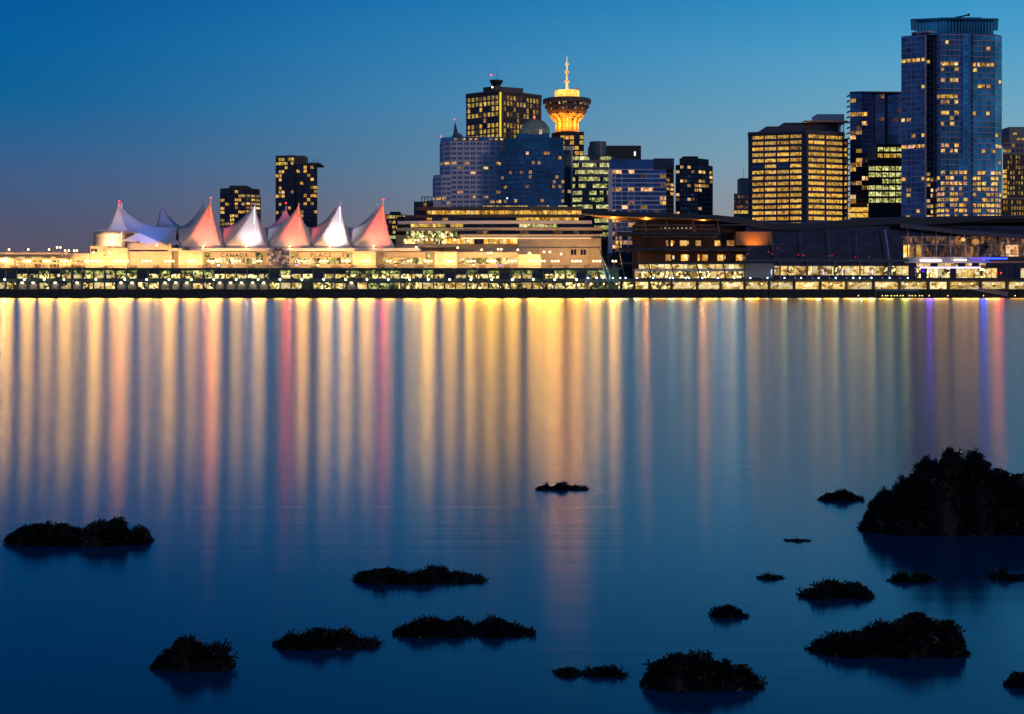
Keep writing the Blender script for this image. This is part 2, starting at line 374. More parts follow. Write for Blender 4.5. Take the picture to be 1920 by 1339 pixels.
def apartment_tall():
    D = 1100; P = [(517, D + 4), (551, D), (556, D + 3), (595, D + 4)]
    r, Dr = tower('apartment_tower', 'tall dark apartment tower standing alone behind the sails, scattered lit flats', 'apartment tower', P, 306, 30, DARK)
    b = MB(); b.prism(body([(517, D + 4), (551, D), (556, D + 3)], 24), Z(307, D), Z(291, D)); b.build('penthouse', BROWN, r)
    roofbox(r, 556, 572, 292, 308, D + 10, D + 26, BROWN, 'roof_house')
    b = MB(); pbox(b, 553, 599, 305, 308, D + 1, D + 30); b.build('roof_slab', BROWN, r)
    s = segs(P); fr = MB()
    t = K(21, [(0.30, GLASSK), (0.10, AMB)])
    top = K(22, [(0.9, YEL), (0.1, GLASSK)])
    lo = K(23, [(0.16, AMB), (0.06, PEACH), (0.78, GLASSK)])
    grid(r, fr, s[0], Z(420, D), Z(296, D), 6, 3.15, 0.86, 0.72, lambda c, q: top(c, q) if q < 2 else lo(c, q))
    grid(r, fr, s[2], Z(420, D), Z(310, D), 6, 3.15, 0.86, 0.72, K(24, [(0.24, AMB), (0.05, YEL), (0.71, GLASSK)]))
    fr.build('facade', DARK, r)
    for x in (581, 584, 588, 592): b = MB(); b.tube((X(x, D), D + 12, Z(306, D)), (X(x, D), D + 12, Z(294 + (x % 3), D)), 0.12); b.build('antenna', DARK, r)
    flush(r)
apartment_tall()
def low_blocks():
    D = 900
    r, _ = tower('low_building', 'low dark building with a green-lit top, beside the rightmost red sail', 'building', [(722, D), (742, D), (762, D + 4)], 402, 18, DARK)
    s = segs([(722, D), (742, D), (762, D + 4)]); fr = MB()
    for q in s: grid(r, fr, q, Z(450, D), Z(404, D), 3, 3.2, 0.8, 0.6, K(31, [(0.35, AMB), (0.1, GRN), (0.55, GLASSK)]))
    fr.build('facade', DARK, r); roofbox(r, 731, 750, 397, 402, D + 4, D + 14, DARK); flush(r)
    D = 880
    r, _ = tower('low_building', 'small stepped building with open roof frame, left foot of the white hotel', 'building', [(776, D), (790, D), (812, D)], 378, 18, DARK)
    fr = MB(); s = segs([(776, D), (812, D)])
    grid(r, fr, s[0], Z(402, D), Z(381, D), 6, 3.2, 0.8, 0.6, K(33, [(0.5, AMB), (0.5, GLASSK)])); fr.build('facade', DARK, r)
    b = MB()
    for x in (790, 796, 802, 808): b.tube((X(x, D), D + 1, Z(378, D)), (X(x, D), D + 1, Z(369, D)), 0.25)
    b.box(X(790, D), X(808.5, D), D + 0.6, D + 1.4, Z(370, D), Z(368.5, D)); b.build('roof_frame', DARK, r); flush(r)
low_blocks()
def dark_office():
    D = 1000; P = [(874, D + 20), (938, D), (1015, D + 26)]
    r, _ = tower('office_tower', 'dark flat-topped office tower with gold windows and a bright yellow corner strip', 'office tower', P, 172, 40, BROWN)
    s = segs(P); fr = MB(); z0 = Z(262, D)
    lf = K(41, [(0.85, YEL), (0.1, DIM), (0.05, GLASSK)]); rt = K(42, [(0.62, YEL), (0.2, DIM), (0.18, GLASSK)])
    dark_rows = {2: 0.35, 4: 0.2}
    rr_ = random.Random(5); off = {(c, q) for q in range(12) for c in range(12) if rr_.random() < {2: .5, 4: .75, 8: .4}.get(q, 0)}
    grid(r, fr, s[0], z0, Z(178, D), 8, 3.9, 0.62, 0.72, lambda c, q: GLASSK if (c, q) in off else lf(c, q), margin=1.0)
    grid(r, fr, s[1], z0, Z(178, D), 11, 3.9, 0.55, 0.75, lambda c, q: GLASSK if (c, q) in off else rt(c, q), margin=2.5)
    fr.build('facade', BROWN, r)
    b = MB(); c = P[1]; b.box(X(936.6, D), X(940, D), D - 0.9, D + 0.6, Z(262, D), Z(173, D))
    b.build('corner_light_strip', glow('corner_yellow', (0.9, 0.75, 0.05), 1.0), r)
    b = MB(); b.prism(body([(873, D + 19), (938, D - 1.5), (1016, D + 25)], 42), Z(173, D), Z(169, D)); b.build('roof_slab', BROWN, r)
    b = MB(); b.prism(body([(906, D + 18), (928, D + 12), (981, D + 22)], 20), Z(170, D), Z(157, D)); b.build('roof_house', DARK, r)
    b = MB(); x = X(930, D); b.lathe((x, D + 20), [(3.0, Z(158, D)), (3.2, Z(152, D)), (4.8, Z(145, D)), (4.8, Z(143, D)), (2.5, Z(142.5, D))], 16); b.build('lookout_drum', DARK, r)
    b = MB(); b.tube((X(932, D), D + 20, Z(143, D)), (X(932, D), D + 20, Z(121, D)), 0.18, 0.08); b.build('antenna', DARK, r)
    red_light(r, 921, 141, D + 18, 0.6); b = MB(); b.ball((X(923, D), D + 8, Z(160.5, D)), 0.6); b.build('lamp', LYEL, r)
    flush(r)
dark_office()
def lookout():
    D = 1050; cx = X(1063, D + 20); cy_ = D + 20; P = [(1034, D + 10), (1050, D + 2), (1095, D)]
    k = D / F * (D + 20) / D
    zz = lambda y: Z(y, D + 20)
    r, _ = tower('lookout_tower', 'golden floodlit round lookout tower with flared disc and tall spire', 'lookout tower', P, 247, 40, BROWN)
    s = segs(P); fr = MB(); grid(r, fr, s[1], Z(300, D), Z(254, D), 5, 3.9, 0.8, 0.7, K(51, [(0.65, GOLD), (0.1, YEL), (0.25, GLASSK)])); fr.build('facade', BROWN, r)
    gold = mat('floodlit_gold_concrete', (0.62, 0.40, 0.16), 0.5)  # gold of the floodlighting put into the concrete's base colour
    b = MB(); b.lathe((cx, cy_), [(19 * k, zz(248)), (19 * k, zz(228)), (22 * k, zz(222)), (33 * k, zz(215.5)), (33 * k, zz(214))], 40); b.build('shaft', gold, r)
    for i in range(10):
        t = 2 * math.pi * (i + 0.5) / 10; b = MB(); dx, dy = math.cos(t), math.sin(t)
        q = []
        for rad, y in ((20.5, 248), (20.5, 229), (33, 216)): q.append((rad * k, zz(y)))
        for a_, b_ in zip(q, q[1:]): b.tube((cx + dx * a_[0], cy_ + dy * a_[0], a_[1]), (cx + dx * b_[0], cy_ + dy * b_[0], b_[1]), 0.9, n=6)
        b.build('rib', gold, r)
    pod = mat('pod_concrete', (0.20, 0.13, 0.10), 0.7)
    b = MB(); b.lathe((cx, cy_), [(33 * k, zz(214.5)), (36.5 * k, zz(211)), (38 * k, zz(208.5)), (36 * k, zz(208.4)), (36.5 * k, zz(205.1)), (40 * k, zz(205)), (42 * k, zz(200)), (40 * k, zz(199.8)), (41 * k, zz(195.2)), (45 * k, zz(195)), (45.5 * k, zz(188)), (44 * k, zz(186.5)), (24 * k, zz(185))], 56); b.build('observation_pod', pod, r)
    b = MB()
    for (r0, y0, r1, y1) in ((36.8, 208.2, 37.8, 205.3), (40.8, 199.5, 42.2, 195.5)):
        n = 56
        for i in range(n):
            t0 = 2 * math.pi * i / n + 0.01; t1 = 2 * math.pi * (i + 1) / n - 0.01
            b.face([(cx + r0 * k * math.cos(t0), cy_ + r0 * k * math.sin(t0), zz(y0)), (cx + r0 * k * math.cos(t1), cy_ + r0 * k * math.sin(t1), zz(y0)), (cx + r1 * k * math.cos(t1), cy_ + r1 * k * math.sin(t1), zz(y1)), (cx + r1 * k * math.cos(t0), cy_ + r1 * k * math.sin(t0), zz(y1))])
    b.build('window_ring', lit('pod_windows', (0.01, 0.01, 0.01), (0.06, 0.04, 0.02), (1.0, 0.7, 0.3), 1.0, 0.9, 0.2, 0.45, 0.7), r)
    b = MB(); b.lathe((cx, cy_), [(23 * k, zz(185.5)), (23 * k, zz(171)), (22 * k, zz(170.5)), (5 * k, zz(170))], 40); b.build('crown_drum', lit('crown_glow', (0.95, 0.30, 0.02), (1.0, 0.48, 0.06), (1.0, 0.66, 0.16), 1.5, 0.3, 0.3, 0.3, 0.7, 'AUTO', 0.1), r)
    for i in range(10):
        t = 2 * math.pi * i / 10; b = MB(); p = (cx + 22 * k * math.cos(t), cy_ + 22 * k * math.sin(t)); b.tube((p[0], p[1], zz(171)), (p[0], p[1], zz(167 - (i * 7) % 4)), 0.3); b.build('antenna', gold, r)
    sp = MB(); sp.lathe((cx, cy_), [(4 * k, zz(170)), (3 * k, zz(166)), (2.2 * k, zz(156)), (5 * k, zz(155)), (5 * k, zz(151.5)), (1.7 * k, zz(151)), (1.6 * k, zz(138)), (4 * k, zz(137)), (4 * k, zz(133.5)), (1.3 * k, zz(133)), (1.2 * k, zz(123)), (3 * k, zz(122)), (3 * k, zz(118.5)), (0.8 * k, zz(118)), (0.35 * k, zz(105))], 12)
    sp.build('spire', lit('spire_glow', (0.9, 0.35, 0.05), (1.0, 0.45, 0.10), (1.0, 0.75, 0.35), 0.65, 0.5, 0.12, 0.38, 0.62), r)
    for i in range(5):
        t = math.pi * (1.05 + 0.9 * i / 4); ld = bpy.data.lights.new('floodlight', 'POINT'); ld.energy = 4600; ld.color = (1.0, 0.36, 0.04); ld.shadow_soft_size = 0.6
        o = bpy.data.objects.new('floodlight', ld); o.location = (cx + 31 * k * math.cos(t), cy_ + 31 * k * math.sin(t), zz(236)); col.objects.link(o); attach(o, r)
    flush(r)
lookout()
def white_hotel():
    D = 900; P = [(825, D + 10), (832, D + 3), (845, D), (941, D)]
    r, _ = tower('hotel_tower', 'white hotel tower with paired dark windows and stepped left side', 'hotel', P, 262, 26, WHITE)
    s = segs(P); fr = MB(); st = 9.06 * D / F
    pk = K(61, [(0.08, AMB), (0.05, PEACH), (0.87, GLASSD)])
    z0 = Z(392, D)
    grid(r, fr, s[3 - 1], z0, Z(267.5, D), 8, st, 0.72, 0.5, pk, 0.3, panes=2); grid(r, fr, s[1], z0, Z(267.5, D), 1, st, 0.75, 0.5, pk, 0.3); grid(r, fr, s[0], z0, Z(267.5, D), 1, st, 0.75, 0.5, pk, 0.3)
    # lower stepped wing
    Q = [(812, D + 6), (817, D + 1), (828, D - 2), (846, D - 2)]
    b = MB(); b.prism(body(Q, 20), GZ - 1, Z(328, D)); b.build('wing', WHITE, r)
    for q, n in zip(segs(Q), (1, 1, 2)): grid(r, fr, q, z0, Z(334, D), n, st, 0.75, 0.5, pk, 0.3)
    Q = [(800, D + 2), (812, D - 4), (826, D - 4)]
    b = MB(); b.prism(body(Q, 16), GZ - 1, Z(376, D)); b.build('wing', WHITE, r)
    fr.build('facade', WHITE, r)
    b = MB(); b.prism(body([(826, D + 8), (833, D + 2), (846, D - 0.8), (941, D - 0.8)], 20), Z(264, D), Z(257, D)); b.build('roof_storey', GLASSB, r)
    cells = [(t, t + 1.9, Z(263, D), Z(259.5, D), AMB) for t in (2, 7, 11.5, 15, 24, 27.5, 31)]
    windows(r, Seg((X(846, D), D - 0.8), (X(941, D), D - 0.8)), cells)
    cx = X(855, D); b = MB(); b.lathe((cx + 0.6, D + 8), [(3.2, Z(257, D)), (3.6, Z(253.5, D)), (3.0, Z(250.5, D)), (1.9, Z(248, D))], 20); b.build('globe_base', STEEL, r)
    b = MB(); b.tube((cx - 0.4, D + 8, Z(250, D)), (cx - 0.9, D + 8, Z(226, D)), 1.8, 0.15, 12); b.build('spire', STEEL, r)
    red_light(r, 852, 224, D + 8, 0.3); red_light(r, 827, 256, D + 6, 0.35)
    flush(r)
white_hotel()
def domed():
    D = 880; P = [(935, D + 8), (975, D), (1058, D), (1070, D + 4)]
    r, _ = tower('glass_hotel_tower', 'deep blue glass tower block under the round glass dome', 'hotel', P, 281, 30, GLASSD)
    Q = [(945, D + 10), (979, D + 2), (1057, D + 2)]
    b = MB(); b.prism(body(Q, 24), Z(282, D), Z(257, D)); b.build('upper_storeys', GLASSB, r)
    b = MB(); pbox(b, 969, 1030, 250, 258, D + 4, D + 20); b.build('dome_base', GLASSB, r)
    fr = MB(); st = 8.9 * D / F
    pk = K(71, [(0.05, AMB), (0.03, PEACH), (0.92, None)])
    for q, n in zip(segs(P), (8, 15, 2)):
        rows = int((Z(282, D) - Z(392, D)) / st * 2) + 1
        for k in range(rows): z = Z(282, D) - k * st / 2; q.box(fr, 0, q.len, z - 0.05, z + 0.05, 0, 0.12)
        for k in range(n * 2 + 1): t = q.len * k / (n * 2); q.box(fr, max(0, t - 0.07), min(q.len, t + 0.07), Z(392, D), Z(282, D), 0, 0.14)
        w_ = q.len / n; cells = []
        for c in range(n):
            for y in range(13):
                m = pk(c + n * 3, y)
                cells.append((c * w_ + 0.1, (c + 1) * w_ - 0.1, Z(282, D) - (y + 0.9) * st, Z(282, D) - (y + 0.3) * st, m or GLASSB))
        windows(r, q, cells, 0.05)
    fr.build('mullions', DARK, r)
    # dome
    cx, cyy = X(1003, D + 12), D + 12; kk = (D + 12) / F; prof = []
    for i in range(11):
        a = R(-12 + i * 102 / 10.0); prof.append((max(0.2, 27.5 * kk * math.cos(a)), Z(249, D + 12) + 26 * kk * (math.sin(a))))
    b = MB(); b.lathe((cx, cyy), prof, 24)
    b.build('dome', mat('dome_glass', (0.32, 0.34, 0.26), 0.25, metal=0.7, var=0.3, scale=0.4, emis=(0.35, 0.30, 0.12), es=0.10), r)
    b = MB()
    for (rr0, z) in prof[1:-1]: b.lathe((cx, cyy), [(rr0 + 0.05, z - 0.09), (rr0 + 0.16, z), (rr0 + 0.05, z + 0.09)], 24)
    for i in range(24):
        t = 2 * math.pi * i / 24
        for (a, b_) in zip(prof, prof[1:]): b.tube((cx + (a[0] + .08) * math.cos(t), cyy + (a[0] + .08) * math.sin(t), a[1]), (cx + (b_[0] + .08) * math.cos(t), cyy + (b_[0] + .08) * math.sin(t), b_[1]), 0.09, n=4)
    b.build('dome_ribs', DARK, r)
    red_light(r, 1002, 220, D + 12, 0.55); b = MB(); b.ball((X(951, D), D - 0.3, Z(372, D)), 0.35); b.build('lamp', LBLU, r)
    b = MB(); pbox(b, 1062, 1074, 274, 392, D + 6, D + 20); b.build('side_pier', WHITE, r)
    flush(r)
domed()
def green_office():
    D = 930; P = [(1072, D + 4), (1085, D), (1138, D), (1152, D + 8)]
    r, _ = tower('office_building', 'office block with green-white lit floors and a cylinder on its roof', 'office building', P, 291, 30, DARK)
    fr = MB(); st = 13.0 * D / F
    for q, n, sd_ in zip(segs(P), (2, 8, 2), (81, 82, 83)): grid(r, fr, q, Z(455, D), Z(293, D), n, st, 0.96, 0.56, K(sd_, [(0.66, GRN), (0.1, BUSYG), (0.24, GLASSK)]), 0.6, pier=False)
    fr.build('facade', CONC, r)
    b = MB(); b.lathe((X(1121, D + 14), D + 14), [(16 * D / F, Z(296, D)), (16 * D / F, Z(262, D))], 28); b.build('roof_cylinder', STEEL, r)
    roofbox(r, 1105, 1202, 273, 300, D + 22, D + 42, DARK); b = MB(); b.box(X(1189, D + 21.7), X(1192, D + 21.7), D + 21.7, D + 22.2, Z(286, D), Z(278, D)); b.build('lamp', glow('sign_white', (0.9, 1, 0.8), 1.5), r)
    flush(r)
green_office()
def blue_hotel():
    D = 860; P = [(1142, D), (1249, D), (1263, D + 9)]
    r, _ = tower('blue_hotel_tower', 'blue glass hotel with pink-white grid lines stepping down its face', 'hotel', P, 299, 24, GLASSD)
    st = 8.3 * D / F; s = segs(P); fr = MB(); zt = Z(318, D); q = s[0]; nc = 9; cw = q.len / nc
    pk = K(91, [(0.10, AMB), (0.10, PEACH), (0.1, DIM), (0.70, GLASSD)])
    cells = []
    for row in range(17 + 1):
        z = zt - row * st; q.box(fr, 0, q.len, z - 0.28, z + 0.28, 0, 0.30)
        for c in range(nc): cells.append((c * cw + 0.15, (c + 1) * cw - 0.15, z - st + 0.3, z - 0.3, pk(c, row)))
    for c in range(0, 7):
        z1 = zt if c < 2 else zt - (1 + (c - 2) * 1.8) * st
        q.box(fr, c * cw - 0.16, c * cw + 0.16, Z(475, D), z1, 0, 0.24)
    q.box(fr, -0.5, 2.0, Z(475, D), zt + 0.4, 0, 0.5)
    fr.build('facade', WHITE, r); windows(r, q, cells)
    fs = MB(); grid(r, fs, s[1], Z(475, D), zt, 2, st, 0.8, 0.6, K(93, [(0.2, AMB), (0.8, GLASSK)]), 0.2); fs.build('side_facade', DARK, r)
    b = MB(); pbox(b, 1226, 1264, 297, 318, D - 1, D + 18); b.build('roof_house', GLASSK, r); flush(r)
blue_hotel()
def grey_tower():
    D = 1000; P = [(1267, D + 2), (1275, D), (1309, D), (1336, D + 10)]
    r, _ = tower('apartment_tower', 'grey-green apartment tower right of the blue hotel, scattered lamps', 'apartment tower', P, 309, 28, DARK)
    b = MB(); b.prism(body([(1274, D + 2), (1281, D), (1309, D), (1329, D + 8)], 22), Z(310, D), Z(297, D)); b.build('upper_storeys', BROWN, r)
    roofbox(r, 1281, 1309, 293, 298, D + 4, D + 20, BROWN)
    fr = MB(); st = 8.6 * D / F
    for q, n, sd_ in zip(segs(P), (1, 5, 4), (101, 102, 103)): grid(r, fr, q, Z(402, D), Z(311, D), n, st, 0.8, 0.62, K(sd_, [(0.16, AMB), (0.08, PEACH), (0.5, GLASSK), (0.26, GLASS)]))
    fr.build('facade', mat('grey_green_panel', (0.06, 0.075, 0.075)), r); flush(r)
grey_tower()
def far_block():
    D = 1060; P = [(1376, D), (1405, D)]
    r, _ = tower('office_building', 'small pale office block peeking out left of the gold-lit office', 'office building', P, 363, 20, CONC)
    roofbox(r, 1388, 1405, 334, 364, D + 4, D + 18, CONC); b = MB(); b.tube((X(1397, D), D + 8, Z(334, D)), (X(1397, D), D + 8, Z(310, D)), 0.15, 0.08); b.build('antenna', DARK, r)
    fr = MB(); q = segs(P)[0]; grid(r, fr, q, Z(408, D), Z(366, D), 5, 9.6 * D / F, 0.9, 0.6, lambda c, y: YEL if y > 2 else K(111, [(0.3, AMB), (0.7, DIM)])(c, y)); fr.build('facade', CONC, r); flush(r)
far_block()
def gold_office():
    D = 880; P = [(1403, D + 12), (1511, D), (1583, D + 12)]
    r, _ = tower('office_building', 'broad dark office block with every floor lit gold', 'office building', P, 247, 40, DARK)
    s = segs(P); fr = MB(); st = 11.0 * D / F; z1 = Z(252, D)
    pk = K(121, [(0.9, GOLD), (0.1, AMB)])
    dk = lambda c, y: GLASSD if y == 5 and c in (0, 2) else pk(c, y)
    FR = mat('blue_dark_spandrel', (0.05, 0.055, 0.09), 0.6)
    grid(r, fr, s[0], Z(423, D), z1, 4, st, 0.88, 0.56, dk, 0.6, margin=2.2, mull=5); grid(r, fr, s[1], Z(423, D), z1, 2, st, 0.9, 0.56, pk, 0.6, margin=1.0, mull=5)
    fr.build('facade', FR, r)
    b = MB(); b.prism(body([(1402, D + 11.5), (1511, D - 1), (1584, D + 11.5)], 41), Z(249, D), Z(244, D)); b.build('roof_slab', FR, r)
    roofbox(r, 1437, 1511, 237, 247, D + 12, D + 40, FR); roofbox(r, 1470, 1575, 230, 247, D + 16, D + 40, FR)
    b = MB(); pbox(b, 1509, 1590, 226, 229, D + 8, D + 44); b.build('roof_canopy', mat('copper_canopy', (0.5, 0.26, 0.14), 0.5), r)
    roofbox(r, 1532, 1583, 214, 227, D + 24, D + 40, WHITE)
    for x in (1578, 1583, 1588): b = MB(); b.tube((X(x, D), D + 9, Z(262, D)), (X(x, D), D + 9, Z(228, D)), 0.3); b.build('column', STEEL, r)
    b = MB(); q = Seg((X(1583, D + 12), D + 14), (X(1590, D + 12), D + 14)); b.prism(body([(1582, D + 14), (1590, D + 14)], 20), GZ, Z(255, D)); b.build('stair_tower', DARK, r)
    cells = [(0.2, q.len - 0.2, Z(262 + 11 * k + 6, D), Z(262 + 11 * k, D), AMB if k % 3 else DIM) for k in range(14)]
    windows(r, q, cells); ld = bpy.data.lights.new('canopy_lamp', 'POINT'); ld.energy = 1500; ld.color = (1, .55, .2); o = bpy.data.objects.new('canopy_lamp', ld); o.location = (X(1518, D), D + 12, Z(234, D)); col.objects.link(o); attach(o, r)
    flush(r)
gold_office()
def dark_glass_tower():
    D = 960; P = [(1594, D + 3), (1616, D), (1636, D), (1637, D + 5), (1658, D + 2), (1660, D + 7), (1684, D + 3), (1692, D + 6)]
    r, _ = tower('apartment_tower', 'dark blue glass apartment tower tucked behind the tallest tower', 'apartment tower', P, 173, 30, GLASSD)
    fr = MB(); st = 8.6 * D / F
    for i, (q, n) in enumerate(zip(segs(P), (2, 2, 0, 2, 0, 2, 1))):
        if n: grid(r, fr, q, Z(412, D), Z(176, D), n, st, 0.94, 0.84, K(131 + i, [(0.14, AMB if i < 2 else GLASSD), (0.05, PEACH), (0.06, DIM), (0.75, GLASSD)]), 0.25)
    fr.build('facade', mat('copper_mullion', (0.16, 0.11, 0.13), 0.5), r)
    b = MB()
    for k in range(22): pbox(b, 1591, 1594, 178 + k * 10, 180 + k * 10, D + 4, D + 10)
    b.build('balconies', STEEL, r)
    b = MB(); b.prism(body([(1593, D + 2), (1616, D - 1), (1692, D + 1)], 30), Z(174, D), Z(171.5, D)); b.build('roof_slab', BROWN, r)
    for k, y in enumerate((389, 400)):
        b = MB(); pbox(b, 1592, 1630, y, y + 7, D - 6, D - 1); b.build('lit_podium', GOLD, r)
    flush(r)
dark_glass_tower()
def green_mid():
    D = 920; P = [(1628, D), (1692, D)]
    r, _ = tower('office_building', 'squat black office block with green-yellow lit floors beside the tallest tower', 'office building', P, 300, 25, DARK)
    b = MB(); pbox(b, 1644, 1692, 270, 301, D + 1, D + 24); b.build('upper_storeys', DARK, r)
    fr = MB(); q = segs(P)[0]; st = 12.0 * D / F
    pk = K(141, [(1, GRN)])
    grid(r, fr, q, Z(400, D), Z(312, D), 5, st, 0.86, 0.66, lambda c, y: None if y in (6,) or (y == 2 and c < 2) else pk(c, y)); 
    q2 = Seg((X(1645, D + 1), D + 1), (X(1692, D + 1), D + 1))
    fr.build('facade', DARK, r); f2 = MB(); grid(r, f2, q2, Z(304, D), Z(276, D), 4, st, 0.86, 0.62, lambda c, y: (GRN, YEL, YEL)[min(y, 2)]); f2.build('facade', DARK, r); flush(r)
green_mid()
def tallest():
    D = 850; P = [(1690, D + 8), (1737, D), (1738, D + 9), (1752, D + 9), (1757, D - 1), (1764, D - 3), (1815, D - 3), (1824, D), (1866, D + 1), (1878, D + 6)]
    r, _ = tower('glass_skyscraper', 'tallest blue glass tower with balconies and a flat overhanging top', 'skyscraper', P, 62, 34, GLASSD)
    fr = MB(); st = 10.15 * D / F; sl = segs(P)
    RIM = mat('pale_slab_edge', (0.50, 0.42, 0.46), 0.6)
    rnd_ = random.Random(9); litrows = {5, 8, 11, 14, 16, 21, 22, 24}
    def pk(seed, base, hot):
        rd = random.Random(seed); memo = {}
        def f(c, y):
            if (c, y) not in memo:
                p = 0.75 if y >= 25 else (0.72 if y in hot else 0.03)
                memo[(c, y)] = rd.choice((GOLD, PEACH, AMB, YEL)) if rd.random() < p else base
            return memo[(c, y)]
        return f
    zs = Z(66, D)
    spec = {0: (5, GLASSD, {4, 15, 18, 20}, 151), 2: (2, GLASSK, set(), 152), 4: (1, GLASSD, {8, 11}, 153), 5: (6, GLASSB, {5, 6, 8, 11, 12, 14, 16, 20, 21}, 154), 7: (5, GLASST, {5, 9, 14, 20, 21}, 155), 8: (2, GLASST, {18, 20}, 156)}
    for i, (n, base, hot, sd_) in spec.items():
        q = sl[i]; f = pk(sd_, base, hot)
        if i == 0: g0 = f; f = lambda c, y, g0=g0: (GLASSD if y >= 23 and random.Random(c * 77 + y).random() < 0.65 else g0(c, y))
        if i == 5: g5 = f; f = lambda c, y, g5=g5: (g5(c, y) if (c < 4 or y >= 25) else (GLASSD if (c == 4 and y < 22) else GLASST))
        z1 = zs if i not in (2,) else zs
        rows = 34; cw = q.len / n; cells = []
        for y in range(rows):
            z = z1 - y * st
            deep = 1.3 if (i in (4, 5) and 2 <= y < 25) else (0.9 if i == 7 else 0.25)
            q.box(fr, 0, q.len * (0.72 if i == 5 and deep > 1 else 1), z - 0.35, z, 0, deep)
            for c in range(n):
                m_ = f(c, y)
                if m_ in (GOLD, PEACH, AMB, YEL): sh = rnd_.random() * .3; cells.append((c * cw + 0.12, c * cw + cw * (1 - sh) - .12, z - st * .74, z - 0.5, m_))
                else: cells.append((c * cw + 0.12, (c + 1) * cw - 0.12, z - st + 0.05, z - 0.4, m_))
        for c in range(n + 1): q.box(fr, max(0, c * cw - 0.08), min(q.len, c * cw + 0.08), z1 - rows * st, z1, 0, 0.16)
        windows(r, q, cells)
    for i in (0, 2): sl[i].box(fr, sl[i].len - 0.9, sl[i].len, z1 - 34 * st, zs, 0, 0.7)
    fr.build('balconies', RIM, r)
    b = MB(); b.prism(body([(1718, D + 6), (1745, D + 4), (1772, D + 2), (1862, D + 4)], 26), Z(63, D), Z(37, D)); b.build('penthouse', GLASST, r)
    b = MB()
    for k in range(25): x = X(1718 + k * 6, D + 2); b.box(x - 0.1, x + 0.1, D + 1.5 if k > 6 else D + 4.2, D + 2.3 if k > 6 else D + 5, Z(63, D), Z(37, D))
    b.build('mullions', DARK, r)
    b = MB(); b.prism(body([(1707, D + 3), (1745, D), (1780, D - 2), (1872, D + 1)], 32), Z(37, D), Z(34, D)); b.build('roof_slab', GLASSB, r)
    b = MB(); b.prism(body([(1762, D + 6), (1840, D + 6)], 20), Z(34.5, D), Z(29, D)); b.build('roof_house', GLASSD, r)
    b = MB(); b.prism(body([(1709, D + 6), (1740, D + 1), (1752, D + 3)], 16), Z(60, D), Z(57, D)); b.build('ledge', RIM, r)
    b = MB(); b.tube((X(1798, D), D + 10, Z(28, D)), (X(1820, D), D + 4, Z(25.5, D)), 0.5); b.ball((X(1820, D), D + 4, Z(25.5, D)), 0.9); b.build('cleaning_crane', DARK, r)
    flush(r)
tallest()
def right_edge():
    D = 1010
    r, _ = tower('office_building', 'terraced grey building with small lights at the right edge, above the brick block', 'office building', [(1880, D), (1990, D)], 268, 30, CONC)
    roofbox(r, 1892, 1990, 238, 269, D + 6, D + 26, CONC); roofbox(r, 1880, 1892, 256, 269, D + 6, D + 26, BROWN)
    fr = MB(); q = Seg((X(1880, D), D), (X(1990, D), D)); grid(r, fr, q, Z(300, D), Z(270, D), 14, 4.0, 0.7, 0.5, K(161, [(0.5, AMB), (0.5, GLASSK)])); fr.build('facade', CONC, r); flush(r)
    q = Seg((X(1892, D + 6), D + 6), (X(1990, D + 6), D + 6)); windows(r, q, [(t, t + 2.2, Z(259 + j, D), Z(255 + j, D), YEL) for t, j in ((3, -8), (5.5, 2), (9, 2), (12, -1), (15, 2), (18, 2), (24, 0))])
    D = 985
    r, _ = tower('brick_building', 'old brown brick block with small arched amber windows at the right edge', 'building', [(1880, D), (1890, D), (1990, D)], 290, 30, BRICK)
    fr = MB(); st = 9.6 * D / F
    pk = K(171, [(0.62, YEL), (0.38, GLASSK)])
    q = Seg((X(1888, D), D), (X(1990, D), D)); grid(r, fr, q, Z(372, D), Z(292, D), 20, st, 0.42, 0.6, pk, 0.3)
    q0 = Seg((X(1880, D), D), (X(1888, D), D)); grid(r, fr, q0, Z(372, D), Z(318, D), 1, st, 0.9, 0.7, K(1, [(1, GOLD)]), 0.3)
    fr.build('facade', BRICK, r)
    b = MB(); pbox(b, 1879, 1990, 371.5, 373.5, D - 6, D); b.build('cornice', CREAM, r)
    b = MB(); b.box(X(1880, D - 5), X(1990, D - 5), D - 5, D, GZ, Z(373, D)); b.build('base_storeys', BRICK, r)
    f2 = MB(); q = Seg((X(1880, D - 5), D - 5), (X(1990, D - 5), D - 5)); grid(r, f2, q, Z(412, D), Z(377, D), 22, 11 * D / F, 0.4, 0.6, K(172, [(0.8, GOLD), (0.2, GLASSK)]), 0.3); f2.build('facade', BRICK, r); flush(r)
    D = 800
    r, _ = tower('glass_pavilion', 'small glazed pavilion glowing pink and cream behind the dark convention roof', 'pavilion', [(1882, D), (1925, D)], 410, 14, WHITE)
    q = Seg((X(1882, D), D), (X(1925, D), D)); fr = MB(); grid(r, fr, q, Z(436, D), Z(412, D), 6, 3.4, 0.85, 0.8, K(173, [(0.6, PEACH), (0.4, HALL)])); fr.build('facade', WHITE, r); flush(r)
right_edge()

